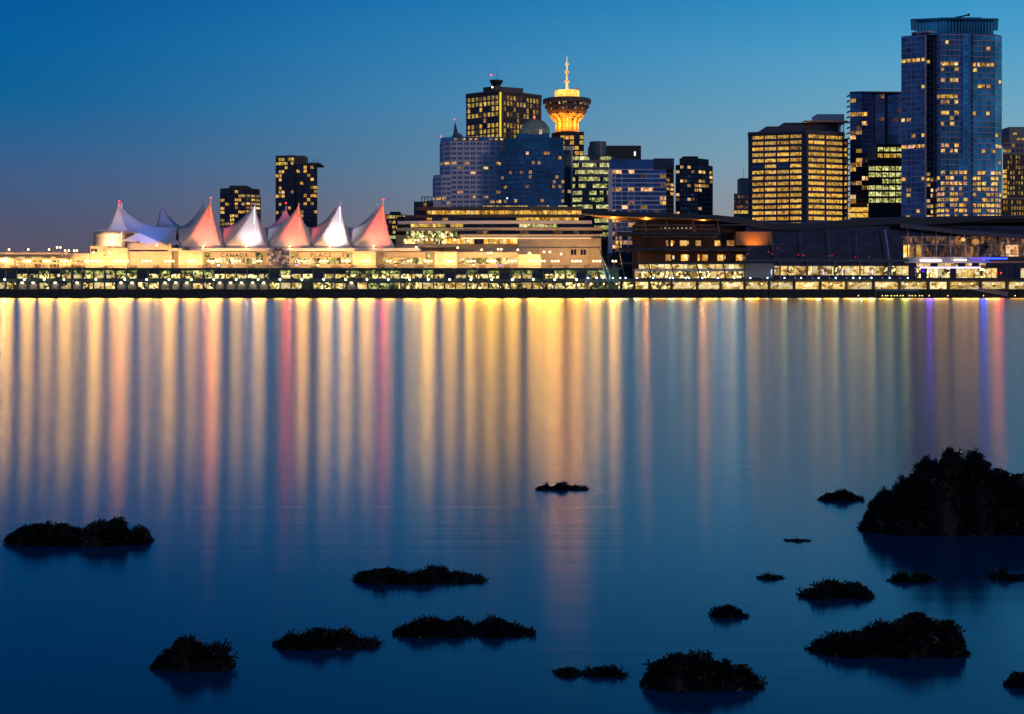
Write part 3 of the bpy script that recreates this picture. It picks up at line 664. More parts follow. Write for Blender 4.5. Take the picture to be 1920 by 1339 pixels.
# ================================================================== cruise terminal on the quay
D0 = 704.0
ter = thing('cruise_terminal', 'long two-storey cruise terminal on the dock, cream promenade level above', 'terminal', (X(560, D0), D0, GZ))
def terminal():
    rd = random.Random(7); r = ter
    q = Seg((X(-60, D0), D0), (X(1160, D0), D0)); Lx = lambda px: X(px, D0) - X(-60, D0)
    b = MB(); b.box(X(-60, D0 + .1), X(1160, D0), D0 + 0.1, D0 + 50, GZ, Z(504, D0) - 0.2); b.build('wall', GREEN, r)
    b = MB(); b.box(X(-60, D0), X(1165, D0), D0 - 1.6, D0 + 50, Z(504.5, D0), Z(502.5, D0)); b.build('deck_slab', STEEL, r)
    b = MB(); b.box(X(-60, D0), X(1160, D0), D0 - 1.2, D0 + 0.1, Z(528, D0), Z(524, D0)); b.build('beam', STEEL, r)
    cols = [-50 + 20.55 * i for i in range(59)]
    for x in cols:
        b = MB(); b.box(X(x, D0) - 0.3, X(x, D0) + 0.3, D0 - 1.0, D0 - 0.5, GZ, Z(504.5, D0)); b.build('column', STEEL, r)
    UP, LO = [], []
    def busy(m, x0, x1, y0, y1, store):
        store.append((Lx(x0), Lx(x1), Z(y1, D0), Z(y0, D0), m))
    for i, x in enumerate(cols[:-1]):
        a, c = x + 1.2, x + 19.4
        # upper storey
        if x < 40: m = rd.choice((GREEN, BUSY)); 
        elif 100 < x < 255: m = BUSYG
        elif 255 < x < 275: m = GREEN
        else: m = rd.choice((BUSY, BUSY, BUSY, BUSYG, BUSYG, GREEN))
        if m in (GREEN, None): busy(GLASSK, a, c, 512, 522, UP)
        elif m is BUSYG: busy(BUSYG, a, c, 507, 515, UP); busy(HALL if rd.random() < .6 else BUSY, a + rd.random() * 3, c, 515.4, 522, UP)
        else: busy(BUSY, a, c, 514, 522, UP); busy(BUSYG if rd.random() < .4 else GLASSK, a, c, 508, 513.2, UP)
        # lower storey
        if x < 225: m = rd.choice((BUSY, 'arch_glow_door', HALL, BUSY))
        elif x < 500: m = rd.choice(('arch_glow_door', 'arch_glow_door', HALL, BUSY))
        elif x < 560 or x > 660: m = rd.choice((BUSY, BUSY, BUSY, BUSYG, HALL))
        else: m = rd.choice(('dark', 'arch_glow_door', BUSY, BUSY))
        if m == 'arch_glow_door':  # bay door; its cream arch is shaped as the downlight's pool on the wall
            o = MB(); x0, x1 = Lx(a + 1.5), Lx(c - 1.5); zt = Z(531, D0); zb = GZ + 0.1
            n = 8; w_ = x1 - x0; pts = [(x0, zb), (x1, zb)] + [(x0 + w_ * (0.5 + 0.5 * math.cos(math.pi * k / n)), zt - 1.0 + 1.0 * math.sin(math.pi * k / n)) for k in range(n + 1)]
            F_ = [Vector(q.p(t, 0.12, z)) for t, z in pts]; o.face(F_)
            for k in range(len(F_)): p0, p1 = F_[k], F_[(k + 1) % len(F_)]; o.face([p1, p0, p0 + Vector((0, .25, 0)), p1 + Vector((0, .25, 0))])
            o.build('arch_glow_door', CREAM, r)
            o = MB(); t = (x0 + x1) / 2; o.box(q.p(t - .5, 0, 0)[0], q.p(t + .5, 0, 0)[0], D0 - 0.9, D0 - 0.55, zt + 0.15, zt + 0.4); o.build('door_lamp', glow('door_lamp_glow', (1, .78, .5), 22), r)
        elif m != 'dark':
            k = rd.randint(1, 3); xs = sorted([a] + [a + (c - a) * (j + rd.random() * 0.6) / k for j in range(1, k)] + [c])
            for j in range(len(xs) - 1):
                if xs[j + 1] - xs[j] > 1: busy(rd.choice((m, m, HALL)), xs[j] + 0.2, xs[j + 1] - 0.3, 529.5 + rd.random() * 2, 541.5, LO)
    for st_ in (UP, LO): windows(r, q, st_, 0.1, 0.02)
    flush(r)
    # railing of the promenade
    b = MB(); zr = Z(502.5, D0)
    for i in range(560):
        x = X(-60 + i * 2.18, D0 - 1); b.box(x - .05, x + .05, D0 - 1.1, D0 - 1.0, zr, zr + 1.2)
    b.box(X(-60, D0), X(1160, D0), D0 - 1.14, D0 - 0.98, zr + 1.2, zr + 1.3); b.build('railing', BROWN, r)
    # promenade storey
    D1 = 716.0; q1 = Seg((X(-60, D1), D1), (X(1150, D1), D1)); zf = Z(502.5, D0)
    b = MB(); b.box(X(236, D1), X(985, D1), D1, D1 + 40, zf - 0.2, Z(471, D1)); b.build('promenade_wall', CREAM, r)
    T = lambda px: X(px, D1) - X(-60, D1)
    b = MB()
    for (x0, x1) in ((250, 318), (396, 480), (560, 642), (720, 798), (858, 972)):
        b.box(X(x0, D1), X(x1, D1), D1 - 1.2, D1, Z(482, D1), Z(473, D1))
    b.build('sign_fascia', CREAM, r)
    C = []
    x = 238
    while x < 972:
        wd = 8 + rd.random() * 6
        if not any(a - wd < x < c for a, c in ((335, 380), (500, 543), (661, 705), (815, 857))):
            C.append((T(x), T(x + wd - 1), Z(495, D1), Z(483.5, D1), rd.choice((BUSYG, HALL, BUSY, HALL))))
            if not any(a - wd < x < c for a, c in ((250, 318), (396, 480), (560, 642), (720, 798), (858, 972))): C.append((T(x), T(x + wd - 1), Z(482.5, D1), Z(474, D1), BUSYG))
        x += wd
    rec = WC.setdefault('promwin', [0, MB()])
    for (t0, t1, z0, z1, m) in C:
        o = MB(); q1.box(o, t0, t1, z0, z1, 0, 0.08, m); o.build('promenade_window', None, r)
    # roof over it
    b = MB(); b.box(X(318, D1), X(786, D1), D1 - 3, D1 + 44, Z(471, D1), Z(465.5, D1)); b.build('roof', WHITE, r)
terminal()
def crest_panels():
    D = 709.5
    for (x0, x1, y0, kind, lab) in ((335, 380, 469.5, 'crest', 'cream pylon panel with round crest near the leftmost red sail'), (500, 543, 470, 'mural', 'panel painted with a blue and white floral mural between the sign words'), (661, 705, 471, 'crest', 'cream pylon panel with large pale crest under the rightmost red sail'), (815, 857, 472, 'crest', 'cream pylon panel with round crest below the terrace restaurant'), (972, 1014, 477, 'crest', 'cream pylon panel with round crest at the foot of the blank cream wall')):
        r = thing('promenade_pylon', lab, 'pylon', (X((x0 + x1) / 2, D), D, Z(502.5, 704)), 'panels along the promenade')
        b = MB(); b.box(X(x0, D), X(x1, D), D, D + 5.5, Z(502.5, 704), Z(y0, D)); b.build('panel', CREAM, r)
        cx = X((x0 + x1) / 2, D)
        if kind == 'crest':
            b = MB(); b.tube((cx, D + 0.1, Z(478, D)), (cx, D - 0.12, Z(478, D)), 1.35, 1.35, 24)
            o = b.build('crest', mat('crest_bronze', (0.34, 0.29, 0.20), 0.6), r)
            b = MB(); b.tube((cx, D, Z(478, D)), (cx, D - 0.2, Z(478, D)), 0.95, 0.95, 20); b.build('crest_disc', mat('crest_field', (0.5, 0.46, 0.34), 0.6), o)
        else:
            m = bpy.data.materials.new('floral_mural'); m.use_nodes = True; t = m.node_tree; g = t.nodes.new('ShaderNodeNewGeometry')
            v = t.nodes.new('ShaderNodeTexVoronoi'); v.inputs['Scale'].default_value = 0.55; n = t.nodes.new('ShaderNodeTexNoise'); n.inputs['Scale'].default_value = 0.5
            t.links.new(g.outputs['Position'], n.inputs['Vector']); mx = t.nodes.new('ShaderNodeVectorMath'); mx.operation = 'MULTIPLY_ADD'; mx.inputs[1].default_value = (3, 3, 3)
            t.links.new(n.outputs['Color'], mx.inputs[0]); t.links.new(g.outputs['Position'], mx.inputs[2]); t.links.new(mx.outputs[0], v.inputs['Vector'])
            rp = t.nodes.new('ShaderNodeValToRGB'); e = rp.color_ramp.elements; e.new(.45); e.new(.7)
            for k, (p, c) in enumerate(((0.1, (.7, .62, .45)), (.4, (.5, .45, .4)), (.55, (.12, .14, .2)), (.8, (.03, .08, .2)))): e[k].position = p; e[k].color = c + (1,)
            t.links.new(v.outputs['Distance'], rp.inputs[0]); t.links.new(rp.outputs[0], t.nodes['Principled BSDF'].inputs['Base Color'])
            b = MB(); b.box(X(x0, D) + .2, X(x1, D) - .2, D - 0.08, D, Z(501.5, D), Z(y0, D) - .2); b.build('mural', m, r)
crest_panels()
def sign(word, x0, x1, y0, y1, lab):
    D = 714.7; cu = bpy.data.curves.new('sign_lettering', 'FONT'); cu.body = word; cu.size = 1; cu.extrude = 0.12; cu.space_character = 1.35; cu.offset = 0.012
    o = bpy.data.objects.new('sign_lettering', cu); col.objects.link(o); bpy.context.view_layer.update()
    wd, hg = o.dimensions.x, o.dimensions.y
    me = bpy.data.meshes.new_from_object(o); bpy.data.objects.remove(o)
    sx = (X(x1, D) - X(x0, D)) / wd; sz = (Z(y0, D) - Z(y1, D)) / 0.70
    for v in me.vertices: v.co = (v.co.x * sx, -v.co.z, v.co.y * sz)
    me.materials.append(DARK)
    o = bpy.data.objects.new('sign_lettering', me); col.objects.link(o); o.location = (X(x0, D), D, Z(y1, D)); tag(o, lab, 'sign')
    # letters wide apart as on the real fascia
sign('CANADA', 413.5, 465, 474.8, 482, 'dark capital letters spelling CANADA on the cream fascia')
sign('PLACE', 582, 621, 474.8, 482, 'dark capital letters spelling PLACE on the cream fascia')

def left_shed():
    D = 708
    r = thing('pier_building', 'long low cream pier shed with lit slot windows at the left end', 'pier building', (X(80, D), D, GZ + 9))
    b = MB(); b.box(X(-60, D), X(165, D), D + 2, D + 40, Z(502.5, 704), Z(475, D)); b.build('wall', CREAM, r)
    b = MB(); b.box(X(-60, D), X(122, D), D + 1, D + 40, Z(480, D), Z(473.5, D)); b.box(X(122, D), X(165, D), D + 3, D + 38, Z(478, D), Z(475, D)); b.build('roof', CREAM, r)
    q = Seg((X(-60, D), D + 2), (X(165, D), D + 2)); T = lambda px: X(px, D) - X(-60, D)
    windows(r, q, [(T(a), T(a + 16), Z(484.5, D), Z(481.2, D), HALL) for a in range(-58, 100, 18)])
    windows(r, q, [(T(a), T(a + 22), Z(492, D), Z(488, D), BUSYG) for a in range(-50, 150, 36)])
    b = MB(); b.box(X(-60, D), X(130, D), D - 2, D + 1, Z(487, D), Z(485, D)); b.build('canopy', CREAM, r)
    rd = random.Random(4); cells = []
    for x in range(-56, 158, 7):
        if rd.random() < .62: cells.append((T(x), T(x + 2.5 + rd.random() * 3), Z(500.5, D), Z(494 + rd.random() * 2, D), rd.choice((GLASSK, DIM, BUSY, BROWN, HALL))))
    windows(r, q, cells); flush(r)
    b = MB()
    for x in range(-58, 164, 9): b.box(X(x, D), X(x, D) + .4, D + 1.3, D + 2, Z(502, D), Z(487, D))
    for x in range(-58, 120, 30): b.box(X(x, D), X(x, D) + 3, D + 6, D + 9, Z(474, D), Z(471.5, D))
    b.build('pilasters', CREAM, r)
    r = thing('entrance_block', 'cream block with curved drum roofed by the blue-lit sail', 'building', (X(205, D), D, GZ + 9))
    b = MB(); b.box(X(165, D), X(212, D), D + 4, D + 16, Z(502, 704), Z(461, D)); b.box(X(196, D), X(236, D), D + 3.2, D + 14, Z(502, 704), Z(464, D)); b.build('wall', CREAM, r)
    b = MB(); cx, cyy = X(218, D + 26), D + 26; k = (D + 26) / F
    b.lathe((cx, cyy), [(42 * k, Z(502, D)), (42 * k, Z(442, D)), (41.5 * k, Z(441.5, D)), (42 * k, Z(441, D)), (41.5 * k, Z(436, D)), (39 * k, Z(433, D)), (34 * k, Z(431.5, D))], 48); b.build('drum', CREAM, r, True)
    b = MB(); q = Seg((X(165, D), D + 4), (X(196, D), D + 4)); T = lambda px: X(px, D) - X(165, D)
    windows(r, q, [(T(180), T(194), Z(462, D), Z(456, D) - 1.5, GLASSK), (T(166), T(178), Z(472, D), Z(466, D), DIM), (T(186), T(193), Z(470, D), Z(466, D), PEACH), (T(189), T(194), Z(481, D), Z(477, D), PEACH)])
    b = MB(); b.box(X(232, D), X(318, D), D + 5, D + 20, Z(502, 704), Z(471, D)); b.box(X(263, D), X(317, D), D + 4, D + 20, Z(468, D), Z(456.5, D)); b.box(X(232, D), X(264, D), D + 6, D + 18, Z(468, D), Z(454, D)); b.build('cream_block', CREAM, r)
left_shed()

# ------------------------------------------------------------------ sails
def sails():
    r = thing('sail_roof', 'row of peaked white fabric sails lit red, white and blue over the terminal', 'sail roof', (X(480, 725), 725, Z(466, 716)))
    DF, DB = 716.0, 738.0
    masts = [395, 478, 560, 638, 718]; tops = [377, 386, 386, 382, 380]
    anch = [338, 421, 505, 586, 661, 741]; val = [332, 413, 497, 580, 653, 722]
    NU, p = 14, 2.3
    def fan(T, ring, name, mtl, p=p, sub=8, bulge=0.0):
        b = MB(); pts = []
        n = len(ring)
        for i in range(n):
            a, c = Vector(ring[i][:3]), Vector(ring[(i + 1) % n][:3]); pa, pc = (ring[i] + (p,))[3], (ring[(i + 1) % n] + (p,))[3]
            for k in range(sub): pts.append((a.lerp(c, k / sub), pa + (pc - pa) * k / sub))
        m_ = len(pts); k0 = 0; T = Vector(T)
        for j in range(NU + 1):
            u = (j / NU) ** 1.15
            for q, pq in pts:
                g = 1 - (1 - u) ** pq
                b.v.append((T.x + (q.x - T.x) * u, T.y + (q.y - T.y) * u, T.z + (q.z - T.z) * g))
        for j in range(NU):
            for i in range(m_):
                i2 = (i + 1) % m_; b.f.append((j * m_ + i, j * m_ + i2, (j + 1) * m_ + i2, (j + 1) * m_ + i)); b.m.append(0)
        for i in range(n):
            cb = MB(); col_ = [Vector(b.v[j * m_ + i * sub]) for j in range(NU + 1)]
            for a, c in zip(col_[1:], col_[2:]): cb.tube(a, c, 0.11, n=5)
            cb.build('edge_cable', CONC, r)
        o = b.build(name, mtl, r, True); so_ = o.modifiers.new('thickness', 'SOLIDIFY'); so_.thickness = 0.06; return o
    zb = 464.5
    for i, (mx, ty) in enumerate(zip(masts, tops)):
        T = (X(mx, DF), DF, Z(ty, DF))
        ring = [(X(anch[i], DF), DF - 1.5, Z(zb, DF), 1.25), (X(anch[i + 1], DF), DF - 1.5, Z(zb, DF), 1.9), (X(val[i + 1], DF + 8), DF + 8, Z(425, DF)), (X(mx - 5, DF + 11), DF + 11, Z(421, DF)), (X(val[i], DF + 8), DF + 8, Z(426, DF))]
        fan(T, ring, 'sail', SAILM)
        # mast above and below the peak
        b = MB(); b.tube((X(mx + 1, DF), DF - 0.6, Z(470, DF)), (X(mx + 0.5, DF), DF - 0.3, Z(ty - 5, DF)), 0.45, 0.3, 8); b.build('mast', WHITE, r)
        # twin sail of the far row
        bx = (381, 470, 536, 629, 708)[i]
        T2 = (X(bx, DB), DB, Z(ty + 6 if i not in (0,) else 384, DB))
        ring = [(X(val[i] - 4, DB), DF + 8.3, Z(428, DF)), (X(val[i + 1], DB), DF + 8.3, Z(427, DF)), (X(anch[i + 1], DB), DB + 5, Z(464, DB)), (X(anch[i], DB), DB + 5, Z(464, DB))]
        fan(T2, ring, 'sail', SAILM)
        b = MB(); b.tube((X(bx, DB), DB, Z(464, DB)), (X(bx, DB), DB, Z(ty, DB)), 0.45, 0.3); b.build('mast', WHITE, r)
    # far left pair, lit blue
    T = (X(222, DF + 6), DF + 6, Z(381, DF + 6))
    ring = [(X(183, DF), DF + 2, Z(432, DF)), (X(262, DF), DF - 3, Z(437, DF)), (X(330, DF), DF - 2, Z(460, DF)), (X(332, DF + 8), DF + 8, Z(425, DF)), (X(262, DF + 16), DF + 22, Z(425, DF)), (X(200, DF + 20), DF + 24, Z(430, DF))]
    fan(T, ring, 'sail', SAILM, 3.0)
    b = MB(); b.face([(X(262, DF), DF - 3, Z(437, DF)), (X(232, DF), DF - 4, Z(452, DF)), (X(318, DF), DF - 5, Z(461, DF)), (X(330, DF), DF - 2, Z(460, DF))]); o = b.build('front_flap', SAILM, r); o.modifiers.new('t', 'SOLIDIFY').thickness = 0.06
    b = MB(); b.tube((X(222, DF), DF + 6, Z(470, DF)), (X(222, DF), DF + 6, Z(379, DF)), 0.4, 0.25); b.build('mast', WHITE, r)
    T = (X(303, DB), DB, Z(384, DB)); ring = [(X(298, DB), DB - 10, Z(428, DB)), (X(352, DB), DB - 10, Z(428, DB)), (X(352, DB), DB + 8, Z(428, DB)), (X(298, DB), DB + 8, Z(428, DB))]
    fan(T, ring, 'sail', SAILM)
    for (a, c, Dd) in (((222, 381), (212, 428), DF + 6), ((303, 386), (293, 428), DB)):
        b = MB(); b.tube((X(a[0], Dd), Dd, Z(a[1], Dd)), (X(c[0], Dd), Dd, Z(c[1], Dd)), 0.08); b.build('cable', DARK, r)
    for (x, y, Dd) in ((223.5, 378, DF + 6), (395.5, 371.5, DF), (536, 381, DB), (718.5, 374.5, DF)): red_light(r, x, y, Dd, 0.45)
    # lit mast tubes
    for x, c in ((478.5, (0.5, 0.45, 1.0)), (638.5, (0.55, 0.45, 1.0)), (560, (1.0, .12, .06)), (396, (1.0, .2, .08)), (718.5, (1.0, .2, .08))):
        b = MB(); b.tube((X(x - .8, DF), DF - 1.0, Z(408 if c[2] < 1 else 420, DF)), (X(x - .8, DF), DF - 0.9, Z(388, DF)), 0.28); b.build('light_tube', glow('tube_%d' % int(x), c, 1.6 if c[2] < 1 else 3.0), r)
sails()
def spot(root, px, py, D, tx, ty, TD, e, c, size=70, blend=0.8, name='floodlight_beam'):
    ld = bpy.data.lights.new(name, 'SPOT'); ld.energy = e * (1.5 if 'beam' in name else 1.0); ld.color = c; ld.spot_size = R(size); ld.spot_blend = blend; ld.shadow_soft_size = 0.4
    o = bpy.data.objects.new(name, ld); col.objects.link(o); o.location = (X(px, D), D, Z(py, D))
    t = Vector((X(tx, TD), TD, Z(ty, TD))); o.rotation_euler = (t - o.location).to_track_quat('-Z', 'Y').to_euler(); attach(o, root)
def sail_floods():
    spec = [(381, 395, (1.0, .03, .025), 30000, 'red floodlight at the foot of the leftmost red sail'), (462, 478, (0.80, .80, 1.0), 10000, 'white floodlight at the foot of the left white sail'), (544, 560, (1.0, .05, .025), 27000, 'red floodlight at the foot of the middle red sail'), (620, 638, (0.92, .92, 1.0), 16000, 'white floodlight at the foot of the brightest white sail'), (702, 718, (1.0, .03, .025), 28000, 'red floodlight at the foot of the rightmost red sail')]
    for (x, mx, c, e, lab) in spec:
        D = 709
        r = thing('sail_floodlight', lab, 'floodlight', (X(x, D), D, Z(465.5, 716)), 'floodlights along the terminal roof')
        b = MB(); b.box(X(x, D) - .5, X(x, D) + .5, D + 4.2, D + 4.8, Z(465.5, 716), Z(463.5, 716)); b.build('housing', DARK, r)
        b = MB(); b.ball((X(x - 3, D), D + 4, Z(462.3, 716)), 0.42); b.build('bulb', LROOF, r); lamp_light(r, (X(x - 3, D), D + 3.4, Z(461.8, 716)), 0.45, 800, (1.0, 0.5, 0.22))
        spot(r, x + 4, 462, D - 6, mx - 4, 425, 718, e, c, 75)
    D = 700
    r = thing('blue_floodlight', 'blue floodlight bank on the cream drum below the leftmost sail', 'floodlight', (X(262, 709), 709, Z(456, 709)))
    b = MB(); b.box(X(255, 709), X(259, 709), 711, 711.6, Z(455, 709), Z(453, 709)); b.build('housing', DARK, r)
    spot(r, 285, 440, 698, 262, 418, 722, 13000, (0.06, 0.22, 1.0), 90, 1.0)
    spot(r, 205, 457, 714, 205, 440, 733, 16000, (1.0, 0.62, 0.36), 120, 1.0)  # warm spot added to brighten the drum, no fitting modelled
    spot(r, 190, 445, 704, 225, 415, 722, 5000, (0.9, 0.85, 1.0), 80, 1.0)  # unseen white spot added to lift the leftmost sail
    spot(r, 320, 420, 710, 312, 405, 738, 1800, (0.2, 0.25, 1.0), 60, 1.0)
sail_floods()

# ------------------------------------------------------------------ lamps
def make_lamp(kind):
    if kind == 'dock':
        r = thing('dock_lamp', None, 'lamp post', (0, 0, 0)); b = MB(); b.tube((0, 0, 0), (0, 0, 4.6), 0.12, 0.08); b.build('post', STEEL, r)
        b = MB(); b.tube((0, 0, 4.6), (0, 0, 4.75), 0.35, 0.2, 10); b.build('cap', DARK, r)
        b = MB(); b.ball((0, -0.1, 4.95), 0.46); b.build('bulb', LGRN, r); lamp_light(r, (0, -0.1, 4.95), 0.45, 7500, (1.0, 0.95, 0.35)); front_light(r, (0, -.1, 4.95), 3.0, 3200, (1.0, 0.56, 0.05))
    elif kind == 'twin':
        r = thing('twin_globe_lamp', None, 'lamp post', (0, 0, 0)); b = MB(); b.tube((0, 0, 0), (0, 0, 3.0), 0.09, 0.07); b.tube((-0.75, 0, 3.0), (0.75, 0, 3.0), 0.06); b.build('post', CREAM, r)
        for s in (-1, 1): b = MB(); b.ball((s * 0.75, 0, 3.4), 0.44); b.build('globe', LWARM, r)
        lamp_light(r, (0, 0, 3.4), 0.5, 4800, (1.0, 0.52, 0.17)); front_light(r, (0, 0, 3.4), 3.4, 5900, (1.0, 0.46, 0.04))
    elif kind == 'roof':
        r = thing('roof_lamp', None, 'lamp', (0, 0, 0)); b = MB(); b.tube((0, 0, 0), (0, 0, 1.1), 0.1); b.build('post', DARK, r)
        b = MB(); b.ball((0, 0, 1.45), 0.46); b.build('globe', LROOF, r); lamp_light(r, (0, 0, 1.45), 0.5, 1500, (1.0, 0.55, 0.18)); front_light(r, (0, 0, 1.45), 1.8, 2000, (1.0, .50, .02))
    elif kind == 'deck':
        r = thing('deck_lamp', None, 'lamp', (0, 0, 0)); b = MB(); b.tube((0, 0, 0), (0, 0, 0.8), 0.08); b.build('post', DARK, r)
        b = MB(); b.ball((0, 0, 1.0), 0.33); b.build('globe', LBLU, r); lamp_light(r, (0, 0, 1.0), 0.4, 300, (0.7, 0.9, 1.0)); front_light(r, (0, 0, 1.0), 1.6, 900, (0.9, 0.95, 0.45))
    elif kind == 'float':
        r = thing('pontoon_light', None, 'light', (0, 0, 0)); b = MB(); b.tube((0, 0, 0), (0, 0, 0.5), 0.08); b.build('post', DARK, r)
        b = MB(); b.ball((0, 0, 0.7), 0.2); b.build('bulb', LYEL, r)
    return r
def copies(root, places, labels, group):
    kids = list(root.children); rl0 = random.Random(len(places)); var = {}
    for ch in kids:
        if ch.type == 'LIGHT':
            var[ch.name] = [ch.data]
            for f_ in ((0.25, 0.5, 0.75, 1.5) if 'front' in ch.name else (0.8, 1.15)): d_ = ch.data.copy(); d_.energy *= f_; var[ch.name].append(d_)
    for i, (p, lb) in enumerate(zip(places, labels)):
        if i == 0: o = root
        else:
            o = root.copy(); col.objects.link(o)
            for ch in kids:
                c = ch.copy(); col.objects.link(c); c.parent = o
                if ch.name in var: c.data = rl0.choice(var[ch.name])
        o.location = p; o['label'] = lb; o['group'] = group
dx = [9, 46, 83, 120, 180, 234, 275, 317, 359, 401, 443, 484, 525, 566, 607, 648, 688, 728, 768, 803, 843, 883, 922, 961, 1000, 1040, 1081]
copies(make_lamp('dock'), [(X(x, 700), 700, GZ) for x in dx], ['greenish dock lamp post on the quay edge, %s from the left' % nth(i) for i in range(len(dx))], 'dock lamps along the quay edge')
tw = [6, 13, 48, 53, 85, 90, 117, 124, 163, 168, 177, 184, 217, 224, 237, 270, 279, 313, 322, 353, 362, 394, 404, 440, 447, 486, 564, 570, 604, 611, 645, 652, 683, 690, 729, 768, 800, 806, 839, 846, 880, 887, 918, 926, 957, 965, 997, 1003, 1018, 1038, 1044, 1076, 1086, 1116, 1122, 1152]
tz = Z(502.5, 704)
copies(make_lamp('twin'), [(X(x, 704.6), 704.6, tz) for x in tw], ['twin-globe promenade lamp on the upper deck, %s from the left' % nth(i) for i in range(len(tw))], 'twin globe lamps along the promenade')
rl_ = [(17, 472, 'single'), (53, 472, ''), (92, 472, ''), (107, 468, ''), (113, 468, ''), (122, 474, ''), (129, 474, ''), (139, 474, ''), (144, 474, '')]
copies(make_lamp('roof'), [(X(x, 712), 712, Z(y + 1.5, 712)) for x, y, _ in rl_], ['amber lamp on the roof of the left pier shed, %s from the left' % nth(i) for i in range(9)], 'lamps on the pier shed roof')
hp = [(176, 474), (206, 475), (294, 461), (781, 465), (800, 450), (784, 451), (810, 450), (852, 450), (878, 452), (903, 469), (915, 475), (921, 475), (934, 468), (940, 468), (971, 469), (993, 475), (1020, 473), (1031, 473), (1052, 477), (858, 465), (780, 464), (793, 443)]
copies(make_lamp('roof'), [(X(x, 706 if y > 455 else 722), 706 if y > 455 else 722, Z(y + 5, 706 if y > 455 else 722)) for x, y in hp], ['amber wall lamp on the cream terraces above the promenade, %s of its row' % nth(i) for i in range(len(hp))], 'amber lamps on the cream terraces')
dl = [1102, 1119, 1131, 1149, 1163, 1173, 1194, 1225, 1256, 1262, 1286, 1292, 1317, 1346, 1377, 1407, 1439, 1471, 1502, 1535, 1567, 1600, 1612, 1634, 1668, 1702]
copies(make_lamp('deck'), [(X(x, 701), 701, Z(525, 701)) for x in dl], ['small blue-white lamp on the convention deck edge, %s from the left' % nth(i) for i in range(len(dl))], 'blue white lamps along the convention deck')

bl = [1108, 1132, 1156, 1203, 1238, 1275, 1292, 1331, 1365, 1377, 1410, 1428, 1462, 1522, 1558, 1595, 1628, 1662, 1700, 1722, 1765, 1800, 1822, 1862, 1908]
def bay_lamp():
    r = thing('bay_lamp', None, 'lamp', (0, 0, 0)); b = MB(); b.tube((0, 0, 0), (0, 0, .5), .06); b.build('rod', DARK, r)
    b = MB(); b.ball((0, 0, -.15), .3); b.build('bulb', LROOF, r); lamp_light(r, (0, 0, -.15), .45, 500, (1.0, .70, .28)); front_light(r, (0, 0, -.15), 3.6, 5600, (1.0, .47, .04)); return r
copies(bay_lamp(), [(X(x, 703.5), 703.5, Z(531.5, 703.5)) for x in bl], ['warm lamp hanging over a dock-level bay of the convention centre, %s from the left' % nth(i) for i in range(len(bl))], 'bay lamps under the convention deck')

